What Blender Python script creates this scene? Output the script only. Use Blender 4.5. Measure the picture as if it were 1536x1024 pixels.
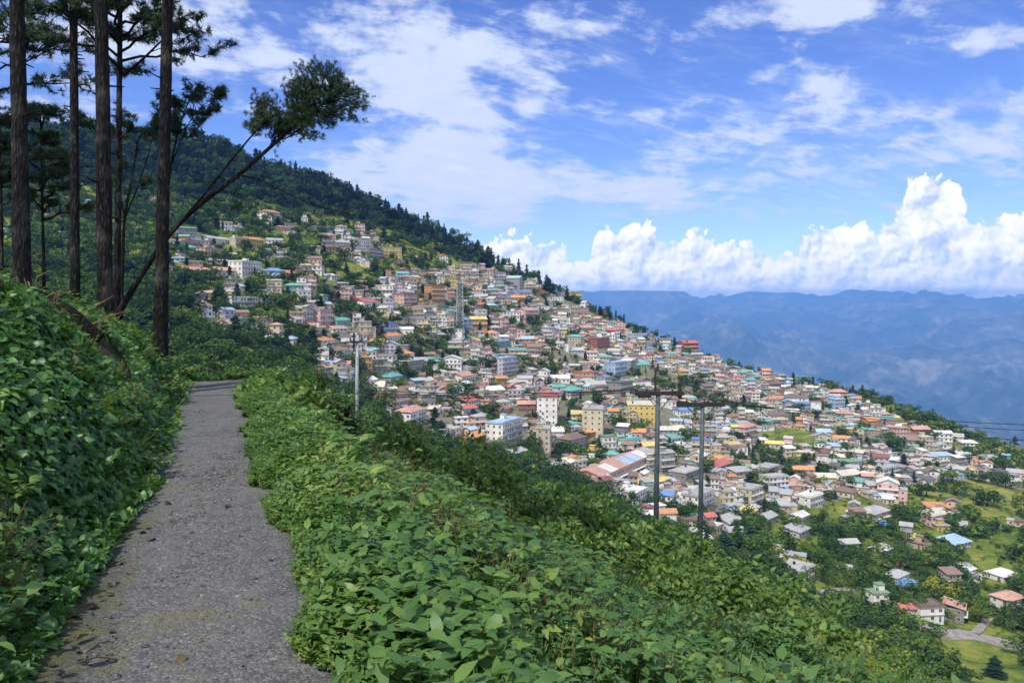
import bpy, math, random, numpy as np
from mathutils import Vector, Matrix, Quaternion

# ------------------------------------------------------------------ scene, camera, sky, sun, exposure
SC = bpy.context.scene
COL = SC.collection
for o in list(bpy.data.objects):
    bpy.data.objects.remove(o)
R = math.radians
F = 1150.0                      # focal length in photograph pixels (1536 wide)
HOR = 460.0                     # row of the horizon in the photograph
EYE = 1.7
PITCH = math.atan((512 - HOR) / F)

cam_data = bpy.data.cameras.new('camera')
cam = bpy.data.objects.new('camera', cam_data)
COL.objects.link(cam)
cam.location = (0, 0, EYE)
cam.rotation_euler = (R(90) - PITCH, 0, 0)
cam_data.sensor_width = 36
cam_data.lens = 36 * F / 1536
cam_data.clip_start = 0.05
cam_data.clip_end = 200000
SC.camera = cam

SUN_EL, SUN_AZ = 56.0, -146.0    # azimuth from straight ahead (+Y), to the right positive
sun_dir = Vector((math.sin(R(SUN_AZ)) * math.cos(R(SUN_EL)), math.cos(R(SUN_AZ)) * math.cos(R(SUN_EL)), math.sin(R(SUN_EL))))
sl = bpy.data.lights.new('sun', 'SUN')
sl.energy = 3.3
sl.angle = R(0.5)
sl.color = (1.0, 0.955, 0.88)
so = bpy.data.objects.new('sun', sl)
COL.objects.link(so)
so.rotation_euler = sun_dir.to_track_quat('Z', 'Y').to_euler()
so.location = (0, 0, 400)

SC.view_settings.view_transform = 'Standard'
SC.view_settings.look = 'None'
SC.view_settings.exposure = 0.72
SC.view_settings.gamma = 1
SC.view_settings.use_curve_mapping = False
cy = SC.cycles
cy.use_denoising = True
cy.use_adaptive_sampling = True
cy.adaptive_threshold = 0.02
cy.adaptive_min_samples = 12
cy.max_bounces = 6
cy.diffuse_bounces = 3
cy.glossy_bounces = 2
cy.transmission_bounces = 3
cy.transparent_max_bounces = 6
cy.volume_bounces = 0
cy.sample_clamp_indirect = 4


class E:
    """a node socket with arithmetic"""
    def __init__(s, nt, sock):
        s.nt, s.s = nt, sock

    def _m(s, op, *a, clamp=False):
        n = s.nt.nodes.new('ShaderNodeMath')
        n.operation = op
        n.use_clamp = clamp
        for i, v in enumerate((s,) + a):
            if isinstance(v, E):
                s.nt.links.new(v.s, n.inputs[i])
            else:
                n.inputs[i].default_value = v
        return E(s.nt, n.outputs[0])

    def __add__(s, o): return s._m('ADD', o)
    def __radd__(s, o): return s._m('ADD', o)
    def __sub__(s, o): return s._m('SUBTRACT', o)
    def __rsub__(s, o): return (s * -1.0)._m('ADD', o)
    def __mul__(s, o): return s._m('MULTIPLY', o)
    def __rmul__(s, o): return s._m('MULTIPLY', o)
    def __truediv__(s, o): return s._m('DIVIDE', o)
    def max(s, o): return s._m('MAXIMUM', o)
    def min(s, o): return s._m('MINIMUM', o)
    def pow(s, o): return s._m('POWER', o)
    def clamp(s): return s._m('ADD', 0.0, clamp=True)

    def smooth(s, a, b):
        n = s.nt.nodes.new('ShaderNodeMapRange')
        n.interpolation_type = 'SMOOTHSTEP'
        s.nt.links.new(s.s, n.inputs[0])
        n.inputs[1].default_value = a
        n.inputs[2].default_value = b
        return E(s.nt, n.outputs[0])

    def lin(s, a, b, c=0.0, d=1.0):
        n = s.nt.nodes.new('ShaderNodeMapRange')
        s.nt.links.new(s.s, n.inputs[0])
        for i, v in enumerate((a, b, c, d)):
            n.inputs[1 + i].default_value = v
        return E(s.nt, n.outputs[0])


class NT:
    """thin builder round a node tree"""
    def __init__(s, nt):
        s.nt = nt
        nt.nodes.clear()

    def node(s, t, **kw):
        n = s.nt.nodes.new(t)
        for k, v in kw.items():
            setattr(n, k, v)
        return n

    def put(s, sock, v):
        if isinstance(v, E):
            s.nt.links.new(v.s, sock)
        elif hasattr(v, 'is_output'):
            s.nt.links.new(v, sock)
        elif v is not None:
            if hasattr(sock.default_value, '__len__') and len(sock.default_value) == 4 and len(v) == 3:
                v = (*v, 1)
            sock.default_value = v

    def vec(s, x, y, z=0.0):
        n = s.node('ShaderNodeCombineXYZ')
        for i, v in enumerate((x, y, z)):
            s.put(n.inputs[i], v)
        return E(s.nt, n.outputs[0])

    def xyz(s, v):
        n = s.node('ShaderNodeSeparateXYZ')
        s.put(n.inputs[0], v)
        return [E(s.nt, o) for o in n.outputs]

    def noise(s, v, scale, detail=3, rough=0.5, dist=0.0, lac=2.0, out=0, dim='3D'):
        n = s.node('ShaderNodeTexNoise', noise_dimensions=dim)
        s.put(n.inputs['Vector'], v)
        for k, x in (('Scale', scale), ('Detail', detail), ('Roughness', rough), ('Distortion', dist), ('Lacunarity', lac)):
            s.put(n.inputs[k], x)
        return E(s.nt, n.outputs[out])

    def voro(s, v, scale, feature='F1', smooth=0.5, detail=0.0, rough=0.5, out='Distance', rand=1.0, dim='3D'):
        n = s.node('ShaderNodeTexVoronoi', feature=feature, voronoi_dimensions=dim)
        s.put(n.inputs['Vector'], v)
        n.inputs['Scale'].default_value = scale
        n.inputs['Randomness'].default_value = rand
        if feature == 'SMOOTH_F1':
            n.inputs['Smoothness'].default_value = smooth
        if 'Detail' in n.inputs:
            n.inputs['Detail'].default_value = detail
            n.inputs['Roughness'].default_value = rough
        return E(s.nt, n.outputs[out])

    def mix(s, f, a, b, blend='MIX'):
        n = s.node('ShaderNodeMix', data_type='RGBA', blend_type=blend)
        s.put(n.inputs[0], f)
        s.put(n.inputs[6], a)
        s.put(n.inputs[7], b)
        return E(s.nt, n.outputs[2])

    def ramp(s, f, stops):
        n = s.node('ShaderNodeValToRGB')
        s.put(n.inputs[0], f)
        el = n.color_ramp.elements
        el[0].position, el[0].color = stops[0][0], (*stops[0][1], 1)
        el[1].position, el[1].color = stops[-1][0], (*stops[-1][1], 1)
        for p, c in stops[1:-1]:
            e = el.new(p)
            e.color = (*c, 1)
        return E(s.nt, n.outputs[0])

    def attr(s, name, out='Fac'):
        n = s.node('ShaderNodeAttribute', attribute_name=name)
        return E(s.nt, n.outputs[out])

    def bump(s, h, strength=0.5, dist=0.02):
        n = s.node('ShaderNodeBump')
        s.put(n.inputs['Height'], h)
        n.inputs['Strength'].default_value = strength
        n.inputs['Distance'].default_value = dist
        return E(s.nt, n.outputs[0])


def azel(px, py):
    u, w = (px - 768) / F, (HOR - py) / F
    a = math.atan(u)
    return a, math.atan(w * math.cos(a))


def build_world():
    wd = bpy.data.worlds.new('World')
    SC.world = wd
    wd.use_nodes = True
    g = NT(wd.node_tree)
    out = g.node('ShaderNodeOutputWorld')
    bg = g.node('ShaderNodeBackground')
    bg.inputs[1].default_value = 0.11
    g.nt.links.new(bg.outputs[0], out.inputs[0])
    sky = g.node('ShaderNodeTexSky', sky_type='NISHITA')
    sky.sun_disc = False
    sky.sun_elevation = R(SUN_EL)
    sky.sun_rotation = R(SUN_AZ)
    sky.altitude = 1800
    sky.air_density = 1.0
    sky.dust_density = 0.3
    sky.ozone_density = 2.2
    hs = g.node('ShaderNodeHueSaturation')
    hs.inputs['Hue'].default_value = 0.522
    hs.inputs['Saturation'].default_value = 1.24
    hs.inputs['Value'].default_value = 1.08
    g.nt.links.new(sky.outputs[0], hs.inputs['Color'])
    blue = E(g.nt, hs.outputs[0])

    tc = g.node('ShaderNodeTexCoord')
    x, y, z = g.xyz(tc.outputs['Generated'])
    az = x._m('ARCTAN2', y)
    el = z.max(-1.0).min(1.0)._m('ARCSINE')

    def bumpmask(lst):
        tot = None
        ae = g.vec(az, el, 0.0)
        for px, py, rx, ry, amp in lst:
            a, e = azel(px, py)
            n = g.node('ShaderNodeVectorMath', operation='MULTIPLY_ADD')
            g.put(n.inputs[0], ae)
            n.inputs[1].default_value = (F / rx, F / ry, 0)
            n.inputs[2].default_value = (-a * F / rx, -e * F / ry, 0)
            q = g.node('ShaderNodeVectorMath', operation='DOT_PRODUCT')
            g.nt.links.new(n.outputs[0], q.inputs[0])
            g.nt.links.new(n.outputs[0], q.inputs[1])
            v = E(g.nt, q.outputs['Value'])._m('MULTIPLY_ADD', 0.6, 1.0)._m('POWER', -2.0)
            tot = v * amp if tot is None else v._m('MULTIPLY_ADD', amp, tot)
        return tot

    # ---- high thin layer: a flat sheet seen in perspective, drawn out into streaks
    zz = z.max(0.0) + 0.16
    p = g.vec(x / zz, y / zz, 0.0)
    qx, qy = x / zz, y / zz
    # streaks run slightly diagonally
    sx = qx * 0.92 + qy * 0.38
    sy = qy * 0.92 - qx * 0.38
    warp = g.noise(p, 1.1, 3, 0.5, dim='2D')
    s1 = g.noise(g.vec(sx * 0.75 + warp * 0.9 + 3.1, sy * 1.45 + warp * 0.8, 0.0), 1.5, 7, 0.62, dim='2D')
    s2 = g.noise(g.vec(sx * 1.3 + 7.7, sy * 3.6 + warp * 1.2, 0.0), 2.6, 7, 0.66, dim='2D')
    fine = g.noise(g.vec(qx + warp * 0.3, qy, 0.0), 7.5, 5, 0.62, dim='2D')
    m = bumpmask([
        (370, 70, 210, 95, .20), (170, 40, 200, 130, .20), (560, 60, 120, 60, .13),
        (640, 130, 70, 60, .34), (705, 90, 60, 50, .26), (690, 225, 90, 50, .32), (800, 166, 34, 22, .40),
        (640, 290, 130, 46, .34), (800, 262, 120, 26, .20), (1000, 45, 230, 34, .24), (1240, 36, 120, 34, .22),
        (1045, 225, 90, 26, .34), (1230, 132, 50, 34, .32), (1145, 122, 26, 14, .26), (930, 180, 110, 14, .22), (900, 100, 60, 18, .2),
        (960, 284, 260, 24, .28), (1000, 322, 420, 14, .16), (760, 330, 120, 14, .14), (1460, 238, 150, 34, .26), (1340, 174, 110, 14, .22), (1490, 66, 60, 16, .26), (480, 245, 110, 34, .14),
        (1380, 110, 110, 40, -.18), (740, 30, 110, 26, -.06), (880, 140, 110, 40, -.12), (430, 190, 90, 36, -.14), (560, 240, 40, 20, -.10), (290, 170, 60, 40, -.15)])
    m = m + y.lin(0.25, -0.35) * 0.6 + el.lin(0.55, 1.0) * 0.16  # extra cloud added behind the camera and overhead, out of view, to lift the shade
    puff = g.noise(g.vec(az + (warp - 0.5) * 0.10, el * 1.55 + az * 0.12, 0.0), 13.0, 7, 0.60, dim='2D')
    d = s1 * 0.44 + s2 * 0.26 + fine * 0.18 + puff * 0.42 - 0.685 + m * 0.55
    thin = d.smooth(0.025, 0.20)
    veil = (s2 * 0.8 + s1 * 0.4 + m * 0.5 - 0.60).smooth(0.0, 0.36) * 0.54
    veil = veil * el.lin(0.20, 0.36, 1.0, 0.35)
    hi = (thin * 0.96).max(veil)
    lowfade = el.smooth(0.03, 0.12)
    hi = hi * lowfade
    # thick parts are a little grey-lavender underneath, thin edges white
    thick = (d - 0.20 + fine * 0.25 - 0.12).smooth(0.0, 0.35)
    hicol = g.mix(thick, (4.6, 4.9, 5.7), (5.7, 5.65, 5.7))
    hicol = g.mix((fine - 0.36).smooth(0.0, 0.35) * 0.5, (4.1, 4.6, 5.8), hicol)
    hicol = g.mix(1.0, hicol, g.mix(y.smooth(0.1, -0.5), (1.0, 1.0, 1.0), (1.75, 1.70, 1.62)), 'MULTIPLY')  # the added cloud behind the camera is brightened and warmed as fill light
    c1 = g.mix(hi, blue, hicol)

    # ---- towering cumulus standing on the far mountains
    tops = [(300, 430), (520, 430), (600, 430), (650, 420), (700, 400), (730, 374), (748, 362), (765, 356), (800, 366), (835, 362), (870, 392), (895, 352), (930, 344), (965, 336), (1000, 362),
            (1040, 352), (1080, 362), (1120, 370), (1160, 378), (1195, 366), (1230, 340), (1270, 334), (1310, 342), (1345, 318), (1362, 280), (1400, 266),
            (1432, 282), (1446, 330), (1470, 336), (1500, 322), (1540, 330), (1640, 330), (1800, 340), (2000, 330)]
    A0, A1 = azel(250, 300)[0], azel(2100, 300)[0]
    fc = g.node('ShaderNodeFloatCurve')
    cv = fc.mapping.curves[0]
    pts = []
    for px, py in tops:
        a, _ = azel(px, py)
        e = (436 - py) / F * math.cos(a)
        pts.append(((a - A0) / (A1 - A0), e / 0.16))
    cv.points[0].location = (0, pts[0][1])
    cv.points[1].location = (1, pts[-1][1])
    for q in pts:
        cv.points.new(*q)
    fc.mapping.update()
    wob = g.noise(g.vec(az, el * 1.15, 0.0), 26, 2, 0.5)
    g.put(fc.inputs['Value'], (az + (wob - 0.5) * 0.012 - A0) / (A1 - A0))
    H = E(g.nt, fc.outputs[0]) * 0.153
    e0 = math.atan((HOR - 436) / F)

    w1 = g.noise(g.vec(az, el, 0.4), 34, 3, 0.55, out=1, dim='2D')
    wx, wy, _ = g.xyz(w1)

    def cum(dx, dy, *octaves):
        v = g.vec(az + (wx - 0.5) * 0.018 + dx, el + (wy - 0.5) * 0.018 + dy, 0.0)
        tot = None
        for sc, amp in octaves:
            b = (0.45 - g.voro(v, sc, 'SMOOTH_F1', 0.24, dim='2D')) * amp
            tot = b if tot is None else tot + b
        return tot, v

    O = ((25, 0.022), (66, 0.018), (150, 0.0100))
    c0, v0 = cum(0.0, 0.0, *O)
    n4 = (g.noise(v0, 150, 5, 0.66, dim='2D') - 0.5) * 0.014
    cl, _ = cum(-0.0042, 0.0052, *O)
    cl2, _ = cum(-0.020, 0.020, O[0])
    c0a, _ = cum(0.0, 0.0, O[0])
    hgt = H - (el - e0)
    dens = hgt + c0 + n4
    alpha = dens.smooth(-0.0025, 0.0055)
    lit = (c0 - cl) * 24.0 + (c0a - cl2) * 26.0 + n4 * 20.0 + 0.60
    # deeper (lower, in the lee of the towers) parts are greyer
    rel = (el - e0) / H.max(0.01)
    lit = lit + (rel - 0.45) * 0.24
    shade = lit.clamp()
    cc = g.ramp(shade, [(0.0, (0.40, 0.49, 0.72)), (0.3, (0.55, 0.63, 0.83)), (0.55, (0.76, 0.80, 0.91)), (0.78, (0.94, 0.94, 0.95)), (1.0, (1.03, 1.01, 0.985))])
    cc = g.mix(1.0, cc, (6.7, 6.65, 6.6), 'MULTIPLY')
    soft = g.noise(g.vec(az, el * 2.2, 5.0), 11, 5, 0.6)
    H = H * 1.0
    basefade = (el - e0 + 0.006).smooth(-0.004, 0.02)
    cc = g.mix((1.0 - basefade) * 0.3, cc, (5.6, 6.1, 7.2))
    # the low part stands behind a great depth of air and is so much the brighter
    tau = (el.max(0.024)._m('POWER', -1.0)) * 0.032
    r_, g_, b_ = (tau * 0.62)._m('EXPONENT'), (tau * 0.54)._m('EXPONENT'), (tau * 0.36)._m('EXPONENT')
    cc = g.mix(1.0, cc, g.vec(r_, g_, b_), 'MULTIPLY')
    body = alpha * (el - e0).smooth(-0.06, -0.04)
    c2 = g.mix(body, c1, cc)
    # blue haze just above the horizon line and a dim ground below it
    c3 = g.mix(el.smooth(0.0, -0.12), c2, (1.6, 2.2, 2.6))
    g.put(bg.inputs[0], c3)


build_world()
#SKYEND

# ------------------------------------------------------------------ helpers
rng = np.random.default_rng(11)
random.seed(11)


def ray(px, py):
    """direction through a photograph pixel; y component is 1"""
    u, v = (px - 768) / F, (512 - py) / F
    c, s = math.cos(PITCH), math.sin(PITCH)
    y, z = c + v * s, -s + v * c
    return np.array([u / y, 1.0, z / y])


def at(px, py, depth):
    d = ray(px, py) * depth
    return np.array([d[0], d[1], d[2] + EYE])


def project(p):
    p = np.atleast_2d(p)
    x, y, z = p[:, 0], p[:, 1], p[:, 2] - EYE
    c, s = math.cos(PITCH), math.sin(PITCH)
    yy, zz = y * c - z * s, y * s + z * c
    return np.stack([768 + F * x / yy, 512 - F * zz / yy], 1)


def _hash(ix, iy, seed):
    h = (ix.astype(np.int64) * 374761393 + iy.astype(np.int64) * 668265263 + seed * 1442695041) & 0xffffffff
    h = ((h ^ (h >> 13)) * 1274126177) & 0xffffffff
    return ((h ^ (h >> 16)) & 0xffff) / 65535.0


def vnoise(x, y, seed=0):
    x, y = np.asarray(x, float), np.asarray(y, float)
    ix, iy = np.floor(x), np.floor(y)
    fx, fy = x - ix, y - iy
    fx, fy = fx * fx * (3 - 2 * fx), fy * fy * (3 - 2 * fy)
    a, b = _hash(ix, iy, seed), _hash(ix + 1, iy, seed)
    c, d = _hash(ix, iy + 1, seed), _hash(ix + 1, iy + 1, seed)
    return (a + (b - a) * fx) * (1 - fy) + (c + (d - c) * fx) * fy


def fbm(x, y, octaves=4, seed=0, gain=0.5):
    t, amp, n = 0.0, 1.0, 0.0
    for i in range(octaves):
        t = t + amp * vnoise(x * 2 ** i + 17.3 * i, y * 2 ** i - 9.1 * i, seed + i)
        n += amp
        amp *= gain
    return t / n


def ridged(x, y, octaves=5, seed=0):
    t, amp, n = 0.0, 1.0, 0.0
    for i in range(octaves):
        v = 1 - np.abs(2 * vnoise(x * 2 ** i + 31.7 * i, y * 2 ** i + 11.1 * i, seed + i) - 1)
        t = t + amp * v * v
        n += amp
        amp *= 0.5
    return t / n


def sstep(a, b, x):
    t = np.clip((x - a) / (b - a), 0, 1)
    return t * t * (3 - 2 * t)


MATS = {}


def mat(name):
    m = bpy.data.materials.new(name)
    m.use_nodes = True
    MATS[name] = m
    return m, NT(m.node_tree)


def principled(g, color, rough=0.8, normal=None, spec=0.3, metal=0.0):
    b = g.node('ShaderNodeBsdfPrincipled')
    o = g.node('ShaderNodeOutputMaterial')
    g.nt.links.new(b.outputs[0], o.inputs[0])
    g.put(b.inputs['Base Color'], color)
    g.put(b.inputs['Roughness'], rough)
    b.inputs['Specular IOR Level'].default_value = spec
    b.inputs['Metallic'].default_value = metal
    if normal is not None:
        g.put(b.inputs['Normal'], normal)
    return b


def objpos(g):
    return g.node('ShaderNodeNewGeometry').outputs['Position']


class Soup:
    """collects triangles and quads and turns them into one mesh"""
    def __init__(s):
        s.v, s.f3, s.f4, s.m3, s.m4, s.t = [], [], [], [], [], []
        s.n = 0

    def add(s, v, tris=None, quads=None, m=0, tint=None):
        v = np.asarray(v, np.float32).reshape(-1, 3)
        if tris is not None and len(tris):
            f = np.asarray(tris, np.int64).reshape(-1, 3) + s.n
            s.f3.append(f)
            s.m3.append(np.broadcast_to(np.asarray(m, np.int32), (len(f),)))
        if quads is not None and len(quads):
            f = np.asarray(quads, np.int64).reshape(-1, 4) + s.n
            s.f4.append(f)
            s.m4.append(np.broadcast_to(np.asarray(m, np.int32), (len(f),)))
        s.v.append(v)
        s.t.append(np.broadcast_to(np.asarray(0.5 if tint is None else tint, np.float32), (len(v),)))
        s.n += len(v)

    def box(s, x0, x1, y0, y1, z0, z1, m=0, M=None):
        v = np.array([(x, y, z) for z in (z0, z1) for y in (y0, y1) for x in (x0, x1)], float)
        if M is not None:
            v = v @ M[0].T + M[1]
        s.add(v, quads=[(0, 2, 3, 1), (4, 5, 7, 6), (0, 1, 5, 4), (2, 6, 7, 3), (0, 4, 6, 2), (1, 3, 7, 5)], m=m)

    def scatter(s, proto, mats3, pos, tint=0.5, m=0, jit=0.0):
        """copies of proto (v, tris) under (n,3,3) matrices at (n,3) places"""
        pv, pf = proto[0], proto[1]
        n, k = len(pos), len(pv)
        if n == 0:
            return
        v = np.einsum('nij,kj->nki', mats3, pv) + pos[:, None, :]
        f = (np.arange(n) * k)[:, None, None] + pf[None]
        t = np.broadcast_to(np.asarray(tint, np.float32).reshape(-1, 1), (n, 1)) + np.zeros((n, k), np.float32)
        if len(proto) > 2:
            t = np.clip(t + proto[2][None], 0, 1)
        mm = np.tile(proto[3], n) if len(proto) > 3 else m
        s.add(v.reshape(-1, 3), tris=f.reshape(-1, 3), m=mm, tint=t.ravel())

    def tube(s, pts, rad, n=8, m=0, cap=True, tint=0.5):
        pts = np.asarray(pts, float)
        rad = np.broadcast_to(np.asarray(rad, float), (len(pts),))
        tan = np.gradient(pts, axis=0)
        tan /= np.linalg.norm(tan, axis=1)[:, None] + 1e-9
        ref = np.array([0.31, 0.2, 0.93]) if abs(tan[0][2]) < 0.9 else np.array([1.0, 0.13, 0.0])
        rows = []
        a = np.arange(n) * 2 * math.pi / n
        for p, t, r in zip(pts, tan, rad):
            e1 = np.cross(t, ref)
            e1 /= np.linalg.norm(e1) + 1e-9
            e2 = np.cross(t, e1)
            ref = np.cross(e1, t)
            rows.append(p + r * (np.cos(a)[:, None] * e1 + np.sin(a)[:, None] * e2))
        v = np.concatenate(rows)
        q = []
        for i in range(len(pts) - 1):
            for j in range(n):
                k = (j + 1) % n
                q.append((i * n + j, i * n + k, (i + 1) * n + k, (i + 1) * n + j))
        tr = []
        if cap:
            L = (len(pts) - 1) * n
            tr = [(0, j + 1, j) for j in range(1, n - 1)] + [(L, L + j, L + j + 1) for j in range(1, n - 1)]
        s.add(v, tris=tr, quads=q, m=m, tint=tint)

    def mesh(s, name, mats, smooth=False):
        me = bpy.data.meshes.new(name)
        v = np.concatenate(s.v)
        f3 = np.concatenate(s.f3) if s.f3 else np.zeros((0, 3), np.int64)
        f4 = np.concatenate(s.f4) if s.f4 else np.zeros((0, 4), np.int64)
        me.vertices.add(len(v))
        me.vertices.foreach_set('co', v.astype(np.float32).ravel())
        nl = f3.size + f4.size
        me.loops.add(nl)
        me.loops.foreach_set('vertex_index', np.concatenate([f3.ravel(), f4.ravel()]).astype(np.int32))
        nf = len(f3) + len(f4)
        me.polygons.add(nf)
        st = np.concatenate([np.arange(len(f3)) * 3, f3.size + np.arange(len(f4)) * 4]).astype(np.int32)
        me.polygons.foreach_set('loop_start', st)
        mi = np.concatenate([np.concatenate(s.m3) if s.m3 else np.zeros(0, np.int32), np.concatenate(s.m4) if s.m4 else np.zeros(0, np.int32)])
        for m in mats:
            me.materials.append(m if not isinstance(m, str) else MATS[m])
        if len(mats) > 1:
            me.polygons.foreach_set('material_index', mi.astype(np.int32))
        me.polygons.foreach_set('use_smooth', np.full(nf, bool(smooth)))
        at_ = me.attributes.new('tint', 'FLOAT', 'POINT')
        at_.data.foreach_set('value', np.concatenate(s.t).astype(np.float32))
        me.update(calc_edges=True)
        return me

    def build(s, name, mats, parent=None, smooth=False, **kw):
        return put(name, s.mesh(name, mats, smooth), parent, **kw)


def put(name, mesh, parent=None, loc=None, rz=0.0, label=None, cat=None, group=None, kind=None):
    o = bpy.data.objects.new(name, mesh)
    COL.objects.link(o)
    if parent is not None:
        o.parent = parent
    if loc is not None:
        o.location = [float(q) for q in loc]
    if rz:
        o.rotation_euler = (0, 0, rz)
    return tag(o, label, cat, group, kind)


def tag(o, label=None, cat=None, group=None, kind=None):
    for k, v in (('label', label), ('category', cat), ('group', group), ('kind', kind)):
        if v:
            o[k] = v
    return o


def empty(name, loc=(0, 0, 0), rz=0.0, **kw):
    return put(name, None, None, loc, rz, **kw)


def rotz(a):
    a = np.asarray(a, float)
    c, s, z, o = np.cos(a), np.sin(a), np.zeros_like(a), np.ones_like(a)
    return np.stack([np.stack([c, -s, z], -1), np.stack([s, c, z], -1), np.stack([z, z, o], -1)], -2)


def rotx(a):
    a = np.asarray(a, float)
    c, s, z, o = np.cos(a), np.sin(a), np.zeros_like(a), np.ones_like(a)
    return np.stack([np.stack([o, z, z], -1), np.stack([z, c, -s], -1), np.stack([z, s, c], -1)], -2)


def roty(a):
    a = np.asarray(a, float)
    c, s, z, o = np.cos(a), np.sin(a), np.zeros_like(a), np.ones_like(a)
    return np.stack([np.stack([c, z, s], -1), np.stack([z, o, z], -1), np.stack([-s, z, c], -1)], -2)


# ------------------------------------------------------------------ the shape of the land
# near hill: the path runs along it, a bank on its left, a slope on its right
UX, UY = math.sin(R(-21)), math.cos(R(-21))


def to_st(x, y):
    return x * UX + y * UY, x * UY - y * UX


def from_st(s, t):
    return s * UX + t * UY, s * UY - t * UX


PATH_L, PATH_R = -0.74, 0.44


def near_z(x, y):
    x, y = np.asarray(x, float), np.asarray(y, float)
    s, t = to_st(x, y)
    H = np.interp(s, [-12, 4, 8, 11, 13.5, 16, 17.6, 19, 21], [2.7, 2.55, 2.3, 2.02, 1.66, 1.25, .62, .12, 0.0])
    a = np.maximum(PATH_L - .38 * (1 - sstep(3.5, 9, s)) - t, 0)
    bank = H * np.tanh(1.62 * a / np.maximum(H, .05)) + 0.06 * np.maximum(a - 2, 0) - .012 * np.maximum(a - 5, 0) ** 2
    edge = PATH_R + 0.18 + 1.05 * sstep(15.8, 17.2, s) * (1 - sstep(17.9, 19.2, s))          # the path swings right at its end
    b = np.maximum(t - edge, 0)
    slope = -0.575 * (b - 0.5 * (1 - np.exp(-b / 0.5))) - 0.95 * (1 - np.exp(-b / 3.0)) * np.clip(b, 0, 1) - 0.9 * sstep(.1, 1.8, b) * sstep(8, 14, s) * (1 - sstep(25, 40, s))
    s0 = np.minimum(18.7 + 1.25 * np.maximum(t, 0), 50)
    s0 = np.where(t < -0.5, 19.0 + np.clip((-t - .5) * 1.2, 0, 9), s0)
    e = np.maximum(s - s0, 0)
    fall = np.where(e < 11, 0.030 * e * e, 3.63 + 0.66 * (e - 11)) + 0.55 * (1 - np.exp(-e / .7)) * (s0 < 27)
    n = (fbm(x * .35, y * .35, 3, 5) - .5) * .5 * np.clip(b / 6, 0, 1) + (fbm(x * .1, y * .1, 2, 9) - .5) * 2.4 * np.clip(b / 18, 0, 1)
    n = n + (fbm(x * .9, y * .9, 3, 21) - .5) * .62 * np.clip(a / .5, 0, 1)
    return bank + slope - fall + n


# far hillside: heights read off where the photograph shows the ground, then smoothed into one surface
_ridge = [(-160, 165, 700), (0, 184, 720), (100, 200, 740), (200, 212, 760), (300, 213, 780), (400, 248, 800), (500, 280, 820), (600, 322, 830), (700, 366, 840), (760, 405, 840), (870, 452, 820),
          (960, 498, 790), (1100, 549, 740), (1250, 584, 690), (1330, 600, 660), (1400, 632, 640), (1536, 676, 600), (1700, 732, 560)]
_mid = [(-100, 330, 480), (0, 350, 470), (150, 350, 500), (300, 350, 560), (450, 350, 620), (570, 370, 680), (150, 450, 330), (300, 450, 400), (450, 450, 470), (600, 450, 560), (750, 470, 640),
        (880, 490, 700), (150, 540, 220), (300, 545, 250), (420, 560, 300), (500, 540, 400), (600, 560, 440), (720, 560, 500), (900, 560, 580), (1050, 590, 610), (1200, 620, 600), (1350, 660, 570),
        (1536, 720, 500), (600, 640, 360), (750, 660, 390), (850, 690, 400), (950, 640, 470), (1100, 680, 470), (1250, 700, 480), (1400, 720, 470), (950, 760, 330), (1050, 780, 340), (1150, 790, 350),
        (1300, 800, 370), (1450, 800, 380), (1536, 800, 380), (1150, 880, 280), (1250, 900, 280), (1350, 920, 280), (1450, 935, 280), (1536, 965, 270), (1700, 960, 270),
        (700, 800, 220), (900, 950, 170), (1200, 1040, 180), (1536, 1080, 190), (400, 700, 170), (100, 640, 150)]
_cp = np.array([at(*c) for c in _ridge + _mid])
_back = []
for px, py, d in _ridge:
    p = at(px, py, d)
    q = at(px, py, d * 1.22)
    _back.append((q[0], q[1], p[2] - 0.30 * 0.22 * d))
    q = at(px, py, d * 1.6)
    _back.append((q[0], q[1], p[2] - 0.55 * 0.6 * d))
_cp = np.concatenate([_cp, np.array(_back)])


def _tps(r2):
    return 0.5 * r2 * np.log(r2 + 1e-12)


_S = 300.0
_P = _cp[:, :2] / _S
_r2 = ((_P[:, None] - _P[None]) ** 2).sum(-1)
_n = len(_P)
_A = np.zeros((_n + 3, _n + 3))
_A[:_n, :_n] = _tps(_r2) + np.eye(_n) * 0.004
_A[:_n, _n] = 1
_A[:_n, _n + 1:] = _P
_A[_n, :_n] = 1
_A[_n + 1:, :_n] = _P.T
_w = np.linalg.solve(_A, np.concatenate([_cp[:, 2], np.zeros(3)]))


def smooth_far(x, y):
    q = np.stack([np.ravel(x), np.ravel(y)], 1) / _S
    out = np.empty(len(q))
    for i in range(0, len(q), 20000):
        r2 = ((q[i:i + 20000, None] - _P[None]) ** 2).sum(-1)
        out[i:i + 20000] = _tps(r2) @ _w[:_n] + _w[_n] + q[i:i + 20000] @ _w[_n + 1:]
    return out.reshape(np.shape(x))


GX = np.linspace(-800, 1000, 361)
GY = np.linspace(60, 1500, 289)
_GZ = smooth_far(*np.meshgrid(GX, GY))


def _bil(x, y):
    fx = np.clip((np.asarray(x, float) - GX[0]) / (GX[1] - GX[0]), 0, len(GX) - 1.001)
    fy = np.clip((np.asarray(y, float) - GY[0]) / (GY[1] - GY[0]), 0, len(GY) - 1.001)
    ix, iy = fx.astype(int), fy.astype(int)
    fx, fy = fx - ix, fy - iy
    a = _GZ[iy, ix] * (1 - fx) + _GZ[iy, ix + 1] * fx
    b = _GZ[iy + 1, ix] * (1 - fx) + _GZ[iy + 1, ix + 1] * fx
    return a * (1 - fy) + b * fy


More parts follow.
